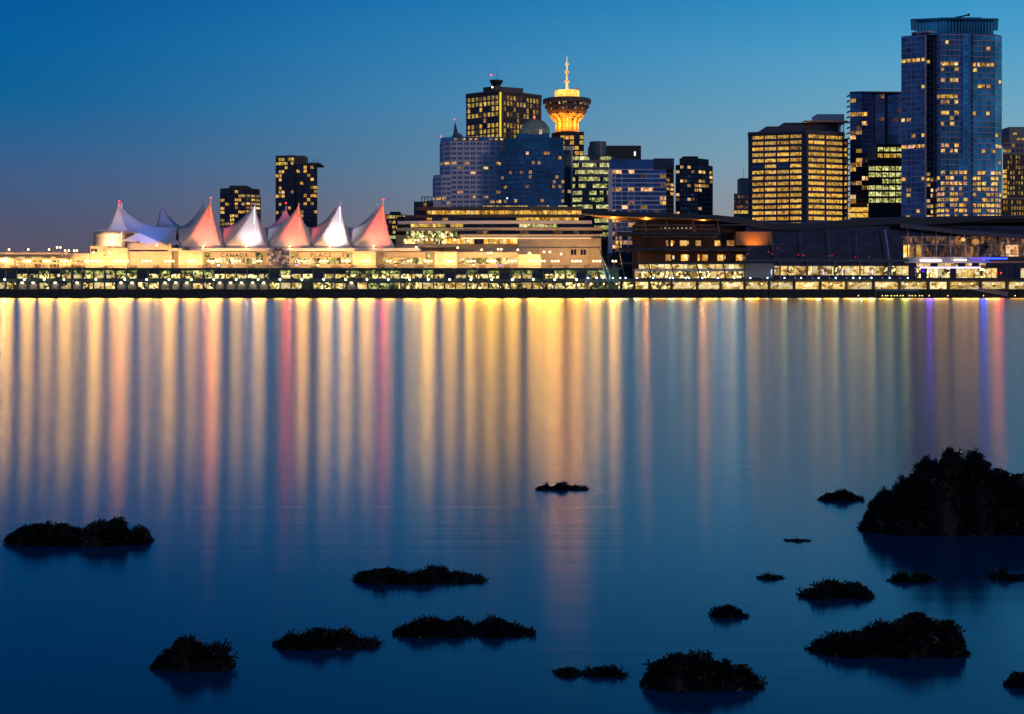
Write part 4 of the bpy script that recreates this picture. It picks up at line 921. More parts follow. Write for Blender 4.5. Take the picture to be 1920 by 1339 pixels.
# ================================================================== ship-shaped terraces behind the promenade
def terraces():
    D = 730
    r = thing('terraced_building', 'cream terraced building of curved lit decks below the white hotel', 'building', (X(950, D), D, GZ))
    # (x0, x1, y0, y1, Dfront, mat, name)
    def blk(x0, x1, y0, y1, Dd, m, nm):
        b = MB(); n = 6 if x0 < 800 else 1
        pts = [(x0 + (x1 - x0) * k / n, Dd + (6.0 * (1 - k / n) ** 2 if n > 1 else 0)) for k in range(n + 1)]
        b.prism(body(pts, D + 45 - Dd), Z(y1, Dd), Z(y0, Dd)); b.build(nm, m, r)
    blk(739, 1128, 462, 510, D + 3, CREAM, 'wall')
    blk(742, 1120, 440, 463, D + 7, CREAM, 'wall')
    blk(744, 1115, 405, 441, D + 11, GLASSK, 'glazed_storeys')
    blk(776, 1092, 392, 406, D + 14, GLASSK, 'glazed_storeys')
    blk(780, 1094, 387.5, 393.5, D + 10, DARK, 'roof')
    blk(862, 1126, 439.5, 446.5, D + 1, CREAM, 'terrace_band'); blk(744, 1130, 426.5, 432, D + 4, CREAM, 'terrace_band')
    blk(746, 1110, 413.5, 419.5, D + 7, WHITE, 'terrace_band'); blk(760, 1096, 402.5, 407.5, D + 9, DARK, 'terrace_band')
    blk(970, 1127, 446.8, 465, D - 1, CREAM, 'blank_wall'); blk(890, 1127, 465, 503, D - 3, CREAM, 'lower_wall')
    blk(742, 862, 457.5, 464, D - 1, CREAM, 'terrace_band')
    def row(x0, x1, y0, y1, Dd, step, pick):
        q = Seg((X(x0, Dd), Dd), (X(x1, Dd), Dd)); n = max(1, int((x1 - x0) / step)); w_ = q.len / n
        windows(r, q, [(k * w_ + .12, (k + 1) * w_ - .12, Z(y1, Dd), Z(y0, Dd), pick(k, 0)) for k in range(n)], 0.1, 0.0)
    row(800, 1090, 395, 402, D + 13.8, 9, K(201, [(0.85, GOLD), (0.1, PEACH), (.05, GLASSK)]))
    row(968, 1085, 408, 413.2, D + 10.8, 9, K(202, [(1, GOLD)])); row(800, 860, 408.5, 413.2, D + 10.8, 10, K(203, [(.4, GOLD), (.6, GLASSK)]))
    row(770, 885, 420, 426, D + 10.6, 8, K(204, [(.8, YEL), (.2, GLASSK)])); row(973, 1045, 420, 426, D + 10.7, 8, K(205, [(.6, GRN), (.4, HALL)]))
    row(975, 1115, 432.8, 438.8, D + 10.7, 10, K(206, [(.5, DIM), (.5, GLASSK)])); row(862, 948, 432.8, 438.8, D + 10.7, 10, K(207, [(.3, DIM), (.7, GLASSK)]))
    row(762, 858, 433, 447, D + 6.8, 8, K(208, [(.5, BUSYG), (.5, BUSY)])); row(756, 880, 448, 457, D + 6.8, 8, K(209, [(.5, ORNG), (.5, BUSY)]))
    row(880, 970, 447, 457, D + 6.8, 9, K(210, [(.6, ORNG), (.4, GLASSK)]))
    for x0 in (1070, 1088): row(x0, x0 + 11, 468, 478, D - 3.1, 4, K(1, [(1, GLASSK)]))
    row(1008, 1029, 385.5, 387.3, D + 12, 3, K(1, [(1, HALL)])); row(1047, 1064, 385.5, 387.3, D + 12, 3, K(1, [(1, HALL)])); row(905, 990, 386, 387.3, D + 12, 6, K(1, [(1, YEL)]))
    b = MB()
    for x in (950, 1010, 1104): b.box(X(x, D), X(x, D) + .35, D - 3.6, D - 3, Z(500, D), Z(466, D))
    b.build('pilasters', CREAM, r)
    # light cove under the blank wall's upper band
    b = MB(); b.box(X(865, D), X(1108, D), D - 0.9, D - 0.5, Z(446.2, D) - .3, Z(446.2, D) - .1); b.build('cove_light', glow('cove_light', (1, .62, .3), 5), r)
    flush(r)
terraces()
def clutter():
    rd = random.Random(12); z = Z(502.5, 704)
    cols_ = [((.9, .25, .6), 'pink'), ((1, .8, .35), 'yellow'), ((.5, .2, 1), 'violet'), ((1, .35, .1), 'orange'), ((.9, .9, 1), 'white')]
    for i, (px, k, place) in enumerate(((556, 0, 'right of the mural panel'), (596, 1, 'below the second word of the wall sign'), (938, 2, 'near the right end of the promenade'), (655, 3, 'just left of the pale crest pylon'), (410, 4, 'below the first word of the wall sign'), (742, 3, 'under the rightmost sail'), (888, 1, 'below the terrace restaurant'))):
        D = 706; c, nm = cols_[k]; x = X(px, D)
        r = thing('kiosk', 'small promenade kiosk with a %s lit panel %s' % (nm, place), 'kiosk', (x, D, z), 'small kiosks on the promenade')
        b = MB(); b.box(x - .8, x + .8, D, D + 1.4, z, z + 2.2); b.build('body', BROWN, r)
        b = MB(); b.box(x - .65, x + .65, D - .06, D, z + .8, z + 1.9); b.build('lit_panel', glow('kiosk_%s' % nm, c, 2.0), r)
        b = MB(); b.box(x - 1, x + 1, D - .3, D + 1.6, z + 2.2, z + 2.4); b.build('roof', DARK, r)
    for i, px in enumerate((25, 70, 100, 142, 250, 292, 385, 432, 470, 590, 630, 716, 786, 905, 950, 1030, 1062, 1100)):
        D = 707; x = X(px, D); w_ = 1 + rd.random() * 1.6
        r = thing('planter', 'dark planter box on the promenade, %s from the left' % nth(i), 'planter', (x, D, z), 'planter boxes along the promenade')
        b = MB(); b.prism([(x - w_, D), (x + w_, D), (x + w_, D + 1.2), (x - w_, D + 1.2)], z, z + .8); b.build('box', BROWN, r)
        b = MB()
        for k in range(70):
            c = Vector((x + rd.uniform(-w_, w_), D + rd.uniform(0, 1.2), z + .8 + rd.random() ** 1.5 * 1.1)); d = Vector((rd.gauss(0, 1), rd.gauss(0, 1), rd.gauss(0, 1))).normalized() * .2; e = d.orthogonal().normalized() * .12
            b.face([c - d, c + e, c + d, c - e])
        b.build('foliage', LEAF, r)
clutter()
def shrub(px, py, D, w_, h_, lab):
    rd = random.Random(int(px)); r = thing('shrub', lab, 'shrub', (X(px, D), D, Z(py, D)), 'shrubs on the promenade')
    b = MB(); x, z = X(px, D), Z(py, D)
    for i in range(160):
        a = rd.random() * 6.28; rr0 = rd.random() ** .5; c = Vector((x + w_ * rr0 * math.cos(a), D + w_ * .6 * rr0 * math.sin(a), z + h_ * rd.random() * (1.1 - rr0 ** 2)))
        d = Vector((rd.gauss(0, 1), rd.gauss(0, 1), rd.gauss(0, 1))).normalized() * .22; e = d.orthogonal().normalized() * .14
        b.face([c - d, c + e, c + d, c - e])
    b.build('foliage', LEAF, r); b = MB(); b.tube((x, D, z - .2), (x, D, z + h_ * .6), .08, .04); b.build('stem', BROWN, r)
for a in ((350, 469.5, 711, 2.0, 2.0, 'dark shrub on top of the leftmost crest pylon'), (518, 470, 711, 1.2, 1.6, 'thin shrub on the left half of the mural panel'), (526, 470, 711, 1.2, 1.2, 'thin shrub on the right half of the mural panel'), (829, 472, 711, 1.8, 2.0, 'dark shrub on top of the crest pylon below the terraces'), (130, 502.5, 703.5, 3.0, 1.0, 'low dark planter shrub above the green-lit bays, left one'), (152, 502.5, 703.5, 2.5, 1.0, 'low dark planter shrub above the green-lit bays, middle one'), (200, 502.5, 703.5, 4.0, 1.2, 'broad dark planter shrub in front of the drum')): shrub(*a)

# ================================================================== convention centre
def convention():
    D = 704
    r = thing('convention_centre', 'dark glass convention centre with sweeping flat roofs and slanted columns', 'convention centre', (X(1500, D), D, GZ))
    P = lambda px, py, d: Vector((X(px, d), d, Z(py, d)))
    def slab(pts_front, pts_back, th, m, nm):
        """a bent roof plate: front edge polyline, back edge polyline, thickness downwards"""
        b = MB(); n = len(pts_front); dz = Vector((0, 0, th))
        for i in range(n - 1):
            a, c, e, f = pts_front[i], pts_front[i + 1], pts_back[i + 1], pts_back[i]
            b.face([a, c, e, f]); b.face([a - dz, f - dz, e - dz, c - dz]); b.face([a - dz, c - dz, c, a]); b.face([f, e, e - dz, f - dz])
        b.face([pts_front[0] - dz, pts_front[0], pts_back[0], pts_back[0] - dz]); b.face([pts_front[-1], pts_front[-1] - dz, pts_back[-1] - dz, pts_back[-1]])
        return b.build(nm, m, r)
    # west roof with wooden soffit
    slab([P(1090, 393.5, D - 4), P(1160, 396.5, D - 4), P(1250, 400, D - 4), P(1349, 403.5, D - 4)], [P(1118, 398, D + 26), P(1170, 402, D + 30), P(1250, 406, D + 36), P(1349, 408, D + 36)], 1.9, ROOFD, 'roof')
    slab([P(1100, 402.3, D - 3.6), P(1160, 405, D - 3.6), P(1250, 408.2, D - 3.6), P(1349, 411.2, D - 3.6)], [P(1150, 411, D + 8), P(1175, 414.5, D + 8), P(1250, 415.8, D + 8), P(1349, 415.8, D + 8)], 0.3, WOOD, 'soffit')
    slab([P(1349, 404, D - 2), P(1385, 408, D), P(1420, 416, D), P(1450, 420, D), P(1500, 421, D), P(1560, 417, D), P(1620, 411.5, D), P(1700, 409, D), P(1790, 407, D), P(1880, 405, D), P(1990, 404, D)], [P(1349, 404, D + 60), P(1385, 407, D + 60), P(1420, 413, D + 60), P(1450, 417, D + 60), P(1500, 418, D + 60), P(1560, 414, D + 60), P(1620, 409, D + 60), P(1700, 407, D + 60), P(1790, 405, D + 60), P(1880, 404, D + 60), P(1990, 402, D + 60)], 3.0, ROOFD, 'roof')
    slab([P(1688, 419, D - 6), P(1800, 432, D - 6), P(1990, 446, D - 6)], [P(1715, 419, D + 20), P(1800, 420, D + 20), P(1990, 425, D + 20)], 2.0, mat('purple_grey_roof', (0.09, 0.085, 0.12), 0.6), 'roof')
    slab([P(1720, 420, D - 3), P(1880, 408, D - 3), P(1990, 408, D - 3)], [P(1770, 423, D + 18), P(1880, 424, D + 18), P(1990, 426, D + 18)], 0.8, ROOFD, 'roof')
    # core volumes
    b = MB(); pbox(b, 1200, 1398, 414, 527, D + 9, D + 55); b.build('core_wall', mat('rust_wall', (0.07, 0.032, 0.018), 0.7), r)
    b = MB(); pbox(b, 1398, 1990, 424, 527, D + 4, D + 55); b.build('glass_wall', GLASSK, r)
    b = MB(); pbox(b, 1090, 1990, 527, 543, D + 6, D + 55); b.build('dock_wall', mat('dock_wall', (0.2, 0.18, 0.13), 0.8), r)
    def fslab(x0, x1, y0, y1, m=DARK, d0=-1, nm='floor_slab'):
        b = MB(); pbox(b, x0, x1, y0, y1, D + d0, D + 20); b.build(nm, m, r)
    fslab(1157, 1352, 435, 440.5); fslab(1160, 1400, 464.5, 470); fslab(1166, 1400, 491.5, 495); fslab(1397, 1705, 486, 490.5, mat('blue_slab', (0.05, 0.07, 0.12), .5)); fslab(1090, 1990, 522.5, 527)
    fslab(1190, 1400, 504.5, 508.5, WHITE, 5)
    fslab(1700, 1860, 482, 487, WHITE, -1); 
    # slanted columns
    for (x0, y0, x1, y1) in ((1153, 414, 1160, 437), (1207, 414, 1212, 437), (1249, 415, 1252, 437), (1298, 415, 1302, 437), (1345, 414, 1349, 437), (1159, 440, 1162, 465), (1210, 440, 1214, 465), (1252, 440, 1255, 465), (1300, 440, 1304, 465), (1349, 440, 1353, 465), (1162, 470, 1171, 522), (1186, 470, 1189, 522), (1216, 495, 1223, 522), (1259, 495, 1265, 522), (1306, 495, 1313, 522), (1356, 495, 1361, 522)):
        b = MB(); b.tube(P(x0, y0, D), P(x1, y1, D), 0.32, 0.32, 6); b.build('column', mat('pale_column', (0.25, 0.22, 0.2), .5) if y1 < 440 else DARK, r)
    # glass rails and floor lights
    b = MB()
    for (x0, x1, y) in ((1160, 1340, 422), (1160, 1345, 430), (1205, 1345, 444), (1352, 1400, 422)): b.box(X(x0, D), X(x1, D), D + .1, D + .2, Z(y, D) - .06, Z(y, D) + .06)
    b.build('glazing_rails', WHITE, r)
    def win(x0, x1, y0, y1, m, off=8.9):
        d = D + off; q = Seg((X(x0, d), d), (X(x1, d), d)); windows(r, q, [(0, q.len, Z(y1, d), Z(y0, d), m)], 0.12)
    for (x0, x1) in ((1249, 1254), (1258, 1261), (1275, 1288), (1304, 1314), (1340, 1351), (1363, 1376)): win(x0, x1, 451, 461, ORNG)
    for (x0, x1) in ((1248, 1258), (1277, 1290), (1308, 1312), (1316, 1327), (1345, 1356), (1380, 1392)): win(x0, x1, 477.5, 489, ORNG)
    for x in (1262, 1290, 1358, 1393, 1261, 1289): win(x, x + 2, 479, 486, HALL, 8.7)
    for x in (1262, 1289, 1377): win(x, x + 2, 452, 458, HALL, 8.7)
    for x in range(1198, 1398, 12): win(x, x + 11, 495.5, 504, HALL, 8.8); 
    for x in range(1190, 1398, 13): win(x, x + 12, 509, 521.5, random.Random(x).choice((BUSY, HALL, BUSY)), 8.6)
    for k in range(8): win(1238 + 8 * k, 1240 + 8 * k, 427, 428.5, HALL, 8.7)
    b = MB(); pbox(b, 1380, 1448, 434.5, 460, D + 1.5, D + 8); b.build('wooden_volume', WOOD, r)
    spot(r, 1414, 470, D - 4, 1414, 450, D + 1, 6500, (1.0, .34, .02), 100, 1.0, 'wood_lamp')
    for x in (1150, 1212, 1318): spot(r, x, 420, D + 3, x - 2, 408, D - 1, 4500, (1.0, .36, .05), 120, 1.0, 'soffit_lamp')
    for (x, y) in ((1300, 443), (1240, 443), (1340, 443), (1255, 472), (1350, 472)): spot(r, x, y, D + 4, x, y + 14, D + 8, 70, (1, .4, .1), 120, 1.0, 'terrace_lamp')
    b = MB(); pbox(b, 1397.5, 1450, 494, 521, D + 2.5, D + 10); b.build('grey_panel', CONC, r)
    # big dark glass front
    b = MB()
    for y in (443, 458, 472, 484): b.box(X(1452, D), X(1692, D), D + 3.85, D + 4.0, Z(y, D + 4) - .07, Z(y, D + 4) + .07)
    for x in range(1455, 1690, 13): b.box(X(x, D + 4) - .05, X(x, D + 4) + .05, D + 3.8, D + 3.98, Z(486, D + 4), Z(432, D + 4))
    b.build('mullions', STEEL, r)
    for (x0, x1) in ((1446, 1452), (1500, 1503), (1552, 1556), (1604, 1608)): b = MB(); b.tube(P(x0, 432, D), P(x1, 485, D), 0.3); b.build('column', mat('blue_column', (0.04, 0.07, 0.13), .5), r)
    b = MB(); b.tube(P(1659, 430, D - 1), P(1667, 486, D - 1), 0.55, 0.45); b.build('column', mat('painted_blue_lit_column', (0.18, 0.26, 0.55), .5), r)  # blue light on this column is put into its base colour
    for (x, y) in ((1402, 477), (1447, 476), (1459, 465), (1441, 472), (1497, 478), (1504, 478), (1508, 479), (1554, 480), (1560, 479), (1603, 482), (1630, 482)): b = MB(); b.ball(P(x, y, D + 3.6), 0.2); b.build('exit_lamp', glow('small_red', (1, .03, .03), 1.8), r)
    # lower lit glazing
    for k, x in enumerate(range(1452, 1700, 12)): win(x, x + 11, 499, 516, random.Random(x).choice((HALL, HALL, BUSY)), 3.9)
    for x in (1464, 1515, 1566, 1614, 1668, 1672): b = MB(); b.box(X(x, D) - .35, X(x, D) + .35, D + 1.5, D + 2.2, Z(522, D), Z(490, D)); b.build('column', STEEL, r)
    for (x, c) in ((1448, LPUR), (1545, LBLU), (1582, LBLU), (1638, LBLU)): b = MB(); b.box(X(x, D) - .15, X(x, D) + .15, D + 2, D + 2.2, Z(515, D), Z(505, D)); b.build('light_tube', glow('tube_pale', (.5, .45, 1), 2.5), r)
    # hall with white grid at the right
    d = D + 3.9
    for i, x in enumerate(range(1694, 1925, 12)):
        for (y0, y1) in ((443, 457), (458.5, 484)):
            m = random.Random(x * y0).choice((DIM, DIM, PEACH if x > 1860 else DIM, ORNG if (y0 > 450 and x < 1760) else DIM))
            win(x, x + 11, y0, y1, m, 3.9)
    b = MB()
    for x in (1705, 1732, 1759, 1786, 1812, 1838, 1863, 1889, 1915): b.box(X(x, D) - .28, X(x, D) + .28, D + 3, D + 3.5, Z(484, D), Z(min(447, 425 + (x - 1690) * .12), D))
    for (y, y2) in ((442, 446), (457, 460)): b.box(X(1694, D), X(1990, D), D + 3.1, D + 3.4, Z(y2, D) + .3, Z(y2, D) + .6)
    b.box(X(1845, D), X(1990, D), D + 2.9, D + 3.2, Z(477, D), Z(475.5, D)); b.build('mullions', WHITE, r)
    for (x, y, s) in ((1797, 454, 1.5), (1805, 449, 1.2), (1829, 453, 1.7)):
        b = MB(); b.lathe((X(x, D + 2), D + 1.5), [(s * math.sin(math.pi * (i + .2) / 8.4) * (1.15 - 0.3 * i / 8), Z(y, D) - s * .8 * math.cos(math.pi * (i + .2) / 8.4)) for i in range(9)], 14)
        b.build('shell_lantern', lit('lantern_orange', (.8, .25, .04), (1, .42, .1), (1, .6, .25), .8, .9, .9), r, True)
    # terrace bar with violet and blue lights
    b = MB(); pbox(b, 1700, 1990, 487, 493, D - 0.5, D + 20); b.build('bar_fascia', WHITE, r)
    b = MB(); pbox(b, 1860, 1990, 481, 489, D - 3, D + 2); b.build('canopy', DARK, r)
    for x in range(1706, 1860, 13): win(x, x + 12, 493.5, 500, random.Random(x).choice((HALL, GLASSK, PEACH)), 3.6)
    for x in range(1716, 1925, 11): win(x, x + 10, 503, 521, random.Random(x + 1).choice((HALL, BUSY, HALL, GLASSK)), 3.6)
    b = MB(); pbox(b, 1720, 1840, 500.5, 502.8, D - 1.5, D + 4); b.build('awning', mat('violet_awning', (.4, .34, .5), .6), r)
    for (x0, x1, y, c, s, nm) in ((1845, 1885, 485, (.02, .06, 1), 5, 'blue'), (1815, 1845, 485, (.2, .1, .8), 1.4, 'indigo'), (1722, 1762, 489, (1, .75, .6), 6, 'rose'), (1785, 1808, 488, (1, .8, .6), 5, 'rose2'), (1722, 1835, 502, (.7, .5, 1), 3, 'lilac')):
        b = MB(); b.box(X(x0, D), X(x1, D), D - 3.3, D - 3.05, Z(y + 1.2, D), Z(y - 1.2, D)); b.build('strip_light', glow('strip_' + nm, c, s), r)
    # dock-level bays
    xs = [1096, 1120, 1145, 1165, 1190, 1218, 1260, 1308, 1352, 1397, 1443, 1490, 1539, 1588, 1639, 1688, 1742, 1780, 1840, 1890, 1925]
    for a, c in zip(xs, xs[1:]):
        win(a + 2, c - 2, 529, 541.8, HALL if a > 1220 else random.Random(a).choice((BUSY, HALL)), 5.8)
        b = MB(); b.box(X(a, D) - .5, X(a, D) + .5, D + 2, D + 3, GZ, Z(527, D)); b.build('column', DARK, r)
        if 1250 < a < 1480:
            b = MB()
            for s in (-1, 1): b.tube(P(a, 536, D + 2), P(a + s * 9, 527.5, D + 2), .22, n=5)
            b.build('brace', DARK, r)
    flush(r)
convention()
def single_lamp(name, px, py, D, m, rad, lab, base_dz, power, lc):
    r = thing(name, lab, 'light', (X(px, D), D, Z(py, D) - base_dz)); b = MB(); b.tube((X(px, D), D, Z(py, D) - base_dz), (X(px, D), D, Z(py, D)), .1); b.build('post', DARK, r)
    b = MB(); b.ball((X(px, D), D, Z(py, D)), rad); b.build('bulb', m, r); lamp_light(r, (X(px, D), D, Z(py, D)), rad * 1.3, power * .15, lc); front_light(r, (X(px, D), D, Z(py, D)), rad * 4, power * 1.15, lc)
single_lamp('violet_lamp', 1743, 508, 702, LPUR, .42, 'violet lamp on the deck in front of the terrace bar', 4.0, 2600, (.2, .03, 1))
single_lamp('blue_lamp', 1845, 487, 700, LBLUE, .40, 'deep blue lamp under the end of the blue light strip', 9.0, 2600, (.02, .08, 1))
single_lamp('red_lamp', 1868, 512, 702, LRED, .36, 'red lamp on the deck near the right edge, left of two', 3.0, 2600, (1, .05, .03))
single_lamp('red_lamp', 1877, 512, 702, LRED, .36, 'red lamp on the deck near the right edge, right of two', 3.0, 2600, (1, .05, .03))
single_lamp('lime_lamp', 1696, 510, 702, glow('lamp_glow_lime', (.6, 1, .05), 6), .32, 'lime green lamp left of the terrace bar', 3.5, 800, (.6, 1, .05))
def extras():
    D = 699
    r = thing('blue_spike_sculpture', 'tall thin leaning blue teardrop sculpture on the quay', 'sculpture', (X(1139, D), D, Z(525, D)))
    b = MB(); pts = [(1123, 462, .12), (1127, 478, .35), (1131, 493, .7), (1135, 506, 1.1), (1138.5, 516, 1.35), (1140, 521, 1.1), (1140.5, 525, .5)]
    for a, c in zip(pts, pts[1:]): b.tube((X(a[0], D), D, Z(a[1], D)), (X(c[0], D), D, Z(c[1], D)), a[2], c[2], 12)
    b.build('drop', mat('sculpture_blue', (.06, .28, .5), .35), r)
    D = 702
    r = thing('plaza_sculpture', 'dark upright sculpture on the terrace in front of the glazed hall', 'sculpture', (X(1844, D), D, Z(481, D)))
    b = MB(); rnd = random.Random(3)
    for (dx_, y0, y1, w_) in ((-1.0, 480, 475, .8), (-.6, 476, 468, 1.3), (0, 470, 461, 1.6), (.6, 464, 456, 1.2), (1.0, 458, 452, .6), (1.8, 466, 461, 1.0), (-1.6, 463, 459, .6)):
        b.box(X(1844, D) + dx_ - w_, X(1844, D) + dx_ + w_, D - .7, D + .7, Z(y0, D), Z(y1, D))
    b.build('stacked_blocks', DARK, r); b = MB(); b.box(X(1838, D), X(1849, D), D - 1, D + 1, Z(482.5, D), Z(480, D)); b.build('plinth', CONC, r)
    # floating pontoon, gangway
    D = 690
    r = thing('floating_pontoon', 'low dark floating pontoon with a teal rail in front of the quay', 'pontoon', (X(1720, D), D, 0))
    b = MB(); b.box(X(1605, D), X(1925, D), D, D + 3, -.3, .45); b.build('deck', DARK, r)
    b = MB(); b.box(X(1645, D), X(1726, D), D + 2.7, D + 2.9, Z(546, D), Z(543, D)); 
    for k in range(9): x = X(1645 + k * 10, D); b.tube((x, D + 2.8, .4), (x, D + 2.8, Z(545, D)), .08)
    b.build('rail', mat('teal_rail', (.03, .16, .22), .5), r)
    r = thing('gangway', 'pale truss gangway sloping from the quay down to the pontoon', 'gangway', (X(1850, D), D, 0))
    b = MB(); a = Vector((X(1808, D), D + 1.5, Z(540, D))); c = Vector((X(1892, D), D + 1.5, Z(554.5, D))); up = Vector((0, 0, 1.4))
    b.tube(a, c, .12); b.tube(a + up, c + up, .1)
    for k in range(20):
        p0 = a.lerp(c, k / 20); p1 = a.lerp(c, (k + 1) / 20); b.tube(p0, p1 + up, .07, n=5); b.tube(p0 + up, p0, .07, n=5)
    b.build('truss', WHITE, r)
    fl = [1610, 1655, 1661, 1665, 1672, 1678, 1683, 1689, 1694, 1706, 1711, 1717, 1725, 1730, 1743, 1778, 1845, 1904]
    copies(make_lamp('float'), [(X(x, 689.8), 690.4, .45) for x in fl], ['small yellow light on the floating pontoon, %s from the left' % nth(i) for i in range(len(fl))], 'yellow lights on the pontoon')
extras()

# ================================================================== seaweed-covered rocks
def rock(label, x0, x1, yb, lobes, seed, dens=1.0, name='seaweed_rock', fl=0.05):
    """yb: row of the front waterline; lobes: (centre px, half width px, top row)"""
    yb = yb - (4 if seed > 1 else 0); rd = random.Random(seed); Df = CAM_H * F / (yb - HY); k = Df / F
    W = (x1 - x0) * k; dep = min(W * 0.26, 0.5) + 0.04; Dc = Df + dep * 0.5; kc = Dc / F; cx = X((x0 + x1) / 2, Dc); hw = (x1 - x0) / 2 * kc; hd = dep / 2
    lb = [(X(a, Dc) - cx, h * kc * .84, Z(t + (yb - t) * (.22 if seed > 1 else .10), Dc)) for a, h, t in lobes]
    off = Vector((seed * 3.1, seed * 1.7, 0))
    def H(x, y):
        best = -0.25
        y = y + hd * .55 * mnoise.noise(Vector((x * 3.2 / max(hw, .2), 7, 0)) + off) + .02 * mnoise.noise(Vector((x * 16, 3, 0)) + off)
        for (lx, lw, lh) in lb:
            ly = (hash((round(lx, 3), seed)) % 100 / 100 - .5) * 0  # lobes share the ridge line
            d = (abs((x - lx) / lw) ** 2.2 + abs(y / (hd * min(1.0, 0.6 + lw / hw))) ** 3) ** (1 / 2.2)
            h = lh * (1 - d ** 1.6) if d < 1 else -0.35 * (d - 1)
            best = max(best, h)
        n = mnoise.fractal(Vector((x, y, 0)) * (2.2 / max(hw, .15)) * .8 + off, 0.9, 2.2, 5)
        n2 = mnoise.fractal(Vector((x, y, 3)) * 9 + off, 0.8, 2.1, 4)
        return best * (1 + 0.30 * n + 0.16 * n2) + 0.05 * n * min(1, hw) + 0.014 * n2 + (0.012 * mnoise.noise(Vector((x, y, 0)) * 28 + off))
    b = MB(); nx = 70; ny = 36
    gx = [-hw * 1.25 + 2.5 * hw * i / nx for i in range(nx + 1)]; gy = [-hd * 1.3 + 2.6 * hd * j / ny for j in range(ny + 1)]
    for y in gy:
        for x in gx: b.v.append((x, y, H(x, y)))
    for j in range(ny):
        for i in range(nx):
            a = j * (nx + 1) + i; b.f.append((a, a + 1, a + nx + 2, a + nx + 1)); b.m.append(0)
    r = thing(name, label, 'rock', (cx, Dc, 0), 'seaweed-covered rocks in the shallows')
    o = b.build('rock', ROCK, None, True); o.parent = r
    s = MB(); area = W * dep; n = int(min(11000, max(450, area * 24000)) * dens); cnt = 0; tries = 0
    while cnt < n and tries < n * 6:
        tries += 1
        x = rd.uniform(-hw * 1.15, hw * 1.15); y = rd.uniform(-hd * 1.1, hd * 0.9); z = H(x, y)
        if z < -0.035 or (z < 0 and rd.random() < .45): continue
        afloat = z < 0.004; z = max(z, 0.006)
        if mnoise.noise(Vector((x, y, 0)) * 9 + off) < -0.32 and rd.random() < .7: continue
        cnt += 1
        e = 0.02; nx_ = Vector((H(x - e, y) - H(x + e, y), H(x, y - e) - H(x, y + e), 2 * e)).normalized()
        d = (nx_ + Vector((rd.gauss(0, .75), rd.gauss(0, .6), rd.gauss(0.1, .4)))).normalized()
        if afloat: d = Vector((rd.gauss(0, 1), rd.gauss(0, .5), .08)).normalized()
        ln = fl * .8 * rd.uniform(.35, 1.0) * (1.7 if mnoise.noise(Vector((x, y, 5)) * 14 + off) > .25 else .9); wd = rd.uniform(.0035, .008) * (fl / .05); p = Vector((x, y, z - .004))
        sd_ = d.cross(Vector((rd.gauss(0, 1), rd.gauss(0, 1), rd.gauss(0, 1)))).normalized() * wd
        mid = p + d * ln * .5; dr = Vector((0, 0, 0 if afloat else -ln * rd.uniform(0, .35)))
        s.face([p - sd_ * .6, p + sd_ * .6, mid + sd_, mid - sd_])
        for q in (-1, 1):
            tip = mid + (d + sd_.normalized() * q * .6).normalized() * ln * .5 + dr; w2 = sd_ * .8
            s.face([mid - w2 * .7, mid + w2 * .7, tip + w2, tip - w2])
    o = s.build('seaweed', WEED, None); o.parent = r; o['kind'] = 'stuff'
rock('largest tall rocky mound covered in seaweed, rising at the right edge', 1618, 1950, 1003, [(1772, 88, 824), (1738, 50, 836), (1700, 66, 882), (1664, 50, 918), (1828, 84, 844), (1880, 95, 880), (1935, 70, 920)], 1, 1.0, fl=.06)
rock('low weed-topped rock just left of the largest mound', 1530, 1617, 943, [(1575, 42, 921)], 2)
rock('farthest tiny weedy rock in the middle of the bay', 1005, 1100, 923, [(1050, 22, 909), (1020, 14, 913), (1078, 22, 916)], 3, fl=.045)
rock('long low weedy rock near the left edge', 18, 276, 1028, [(80, 45, 975), (120, 60, 982), (185, 65, 976), (215, 40, 977), (45, 30, 990), (255, 26, 991)], 4, fl=.055)
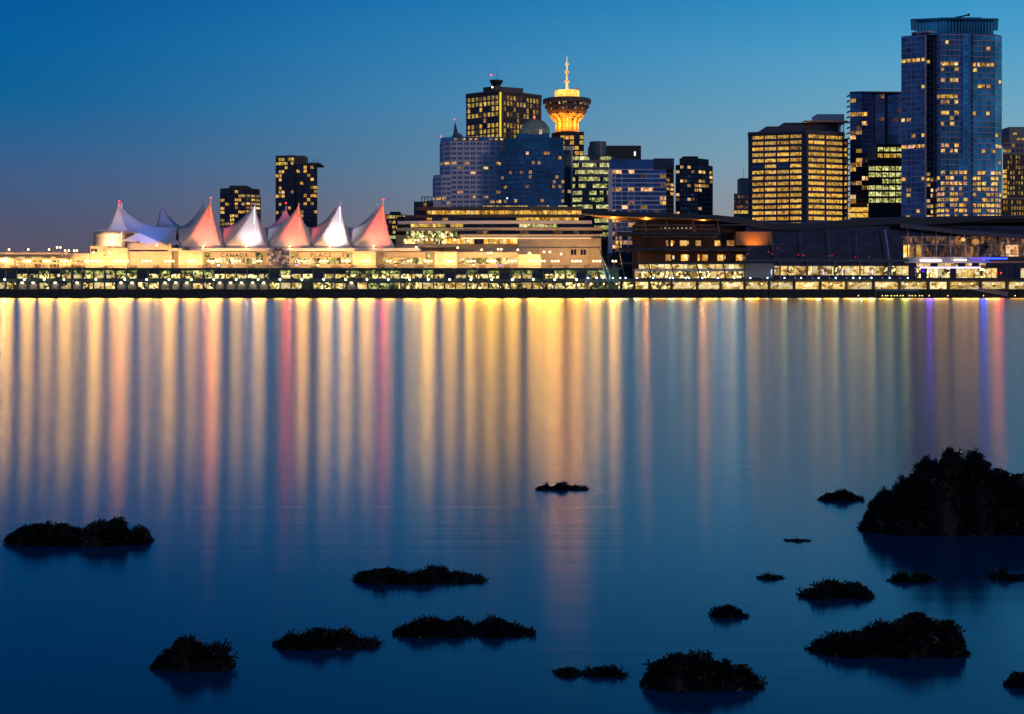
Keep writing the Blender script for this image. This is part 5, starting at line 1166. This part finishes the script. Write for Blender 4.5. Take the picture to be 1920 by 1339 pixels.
rock('long ragged weedy ridge in the left centre, second row', 650, 905, 1099, [(730, 55, 1066), (800, 62, 1073), (850, 45, 1080), (690, 24, 1080), (893, 12, 1090)], 5)
rock('rounded weedy rock left of the two-humped ridge', 518, 700, 1222, [(590, 58, 1178), (550, 36, 1190), (640, 48, 1186), (693, 9, 1206)], 6)
rock('two-humped weedy ridge in the bottom centre', 735, 992, 1200, [(800, 60, 1162), (845, 42, 1160), (920, 45, 1168), (965, 28, 1174), (985, 12, 1186)], 7)
rock('domed weedy rock at the bottom left, nearest that corner', 288, 434, 1262, [(350, 55, 1196), (385, 40, 1203), (410, 26, 1213), (310, 24, 1215)], 8)
rock('big lumpy weedy rock at the bottom, right of centre', 1212, 1420, 1300, [(1270, 50, 1216), (1310, 55, 1220), (1360, 44, 1230), (1390, 34, 1246), (1235, 30, 1240)], 9)
rock('broad sloping weedy rock below the largest mound', 1524, 1808, 1236, [(1720, 85, 1140), (1770, 42, 1150), (1660, 80, 1160), (1600, 70, 1182), (1560, 45, 1200)], 10)
rock('spiky weedy rock between the broad slope and the largest mound', 1498, 1640, 1126, [(1570, 55, 1086), (1600, 38, 1088), (1530, 30, 1099)], 11)
rock('small smooth weedy rock right of the spiky one', 1668, 1745, 1096, [(1693, 25, 1073), (1725, 22, 1077)], 12)
rock('very small weedy rock in open water, lower centre right', 1336, 1402, 1162, [(1370, 26, 1140), (1350, 14, 1148)], 13)
rock('faint pair of barely showing rocks at the bottom, right of centre', 1038, 1165, 1273, [(1066, 26, 1256), (1128, 26, 1250), (1150, 16, 1260)], 14, fl=.04)
rock('cut-off rock at the bottom of the right edge', 1882, 1950, 1292, [(1915, 32, 1264)], 15)
rock('thin low rock at the right edge beneath the largest mound', 1856, 1925, 1092, [(1882, 16, 1077), (1908, 22, 1081)], 16)
rock('nearly submerged rock hump left of the largest mound', 1466, 1525, 1020, [(1495, 26, 1014)], 17, .5, fl=.025)
rock('nearly submerged rock left of the spiky rock', 1415, 1475, 1091, [(1445, 28, 1084)], 18, .5, fl=.025)
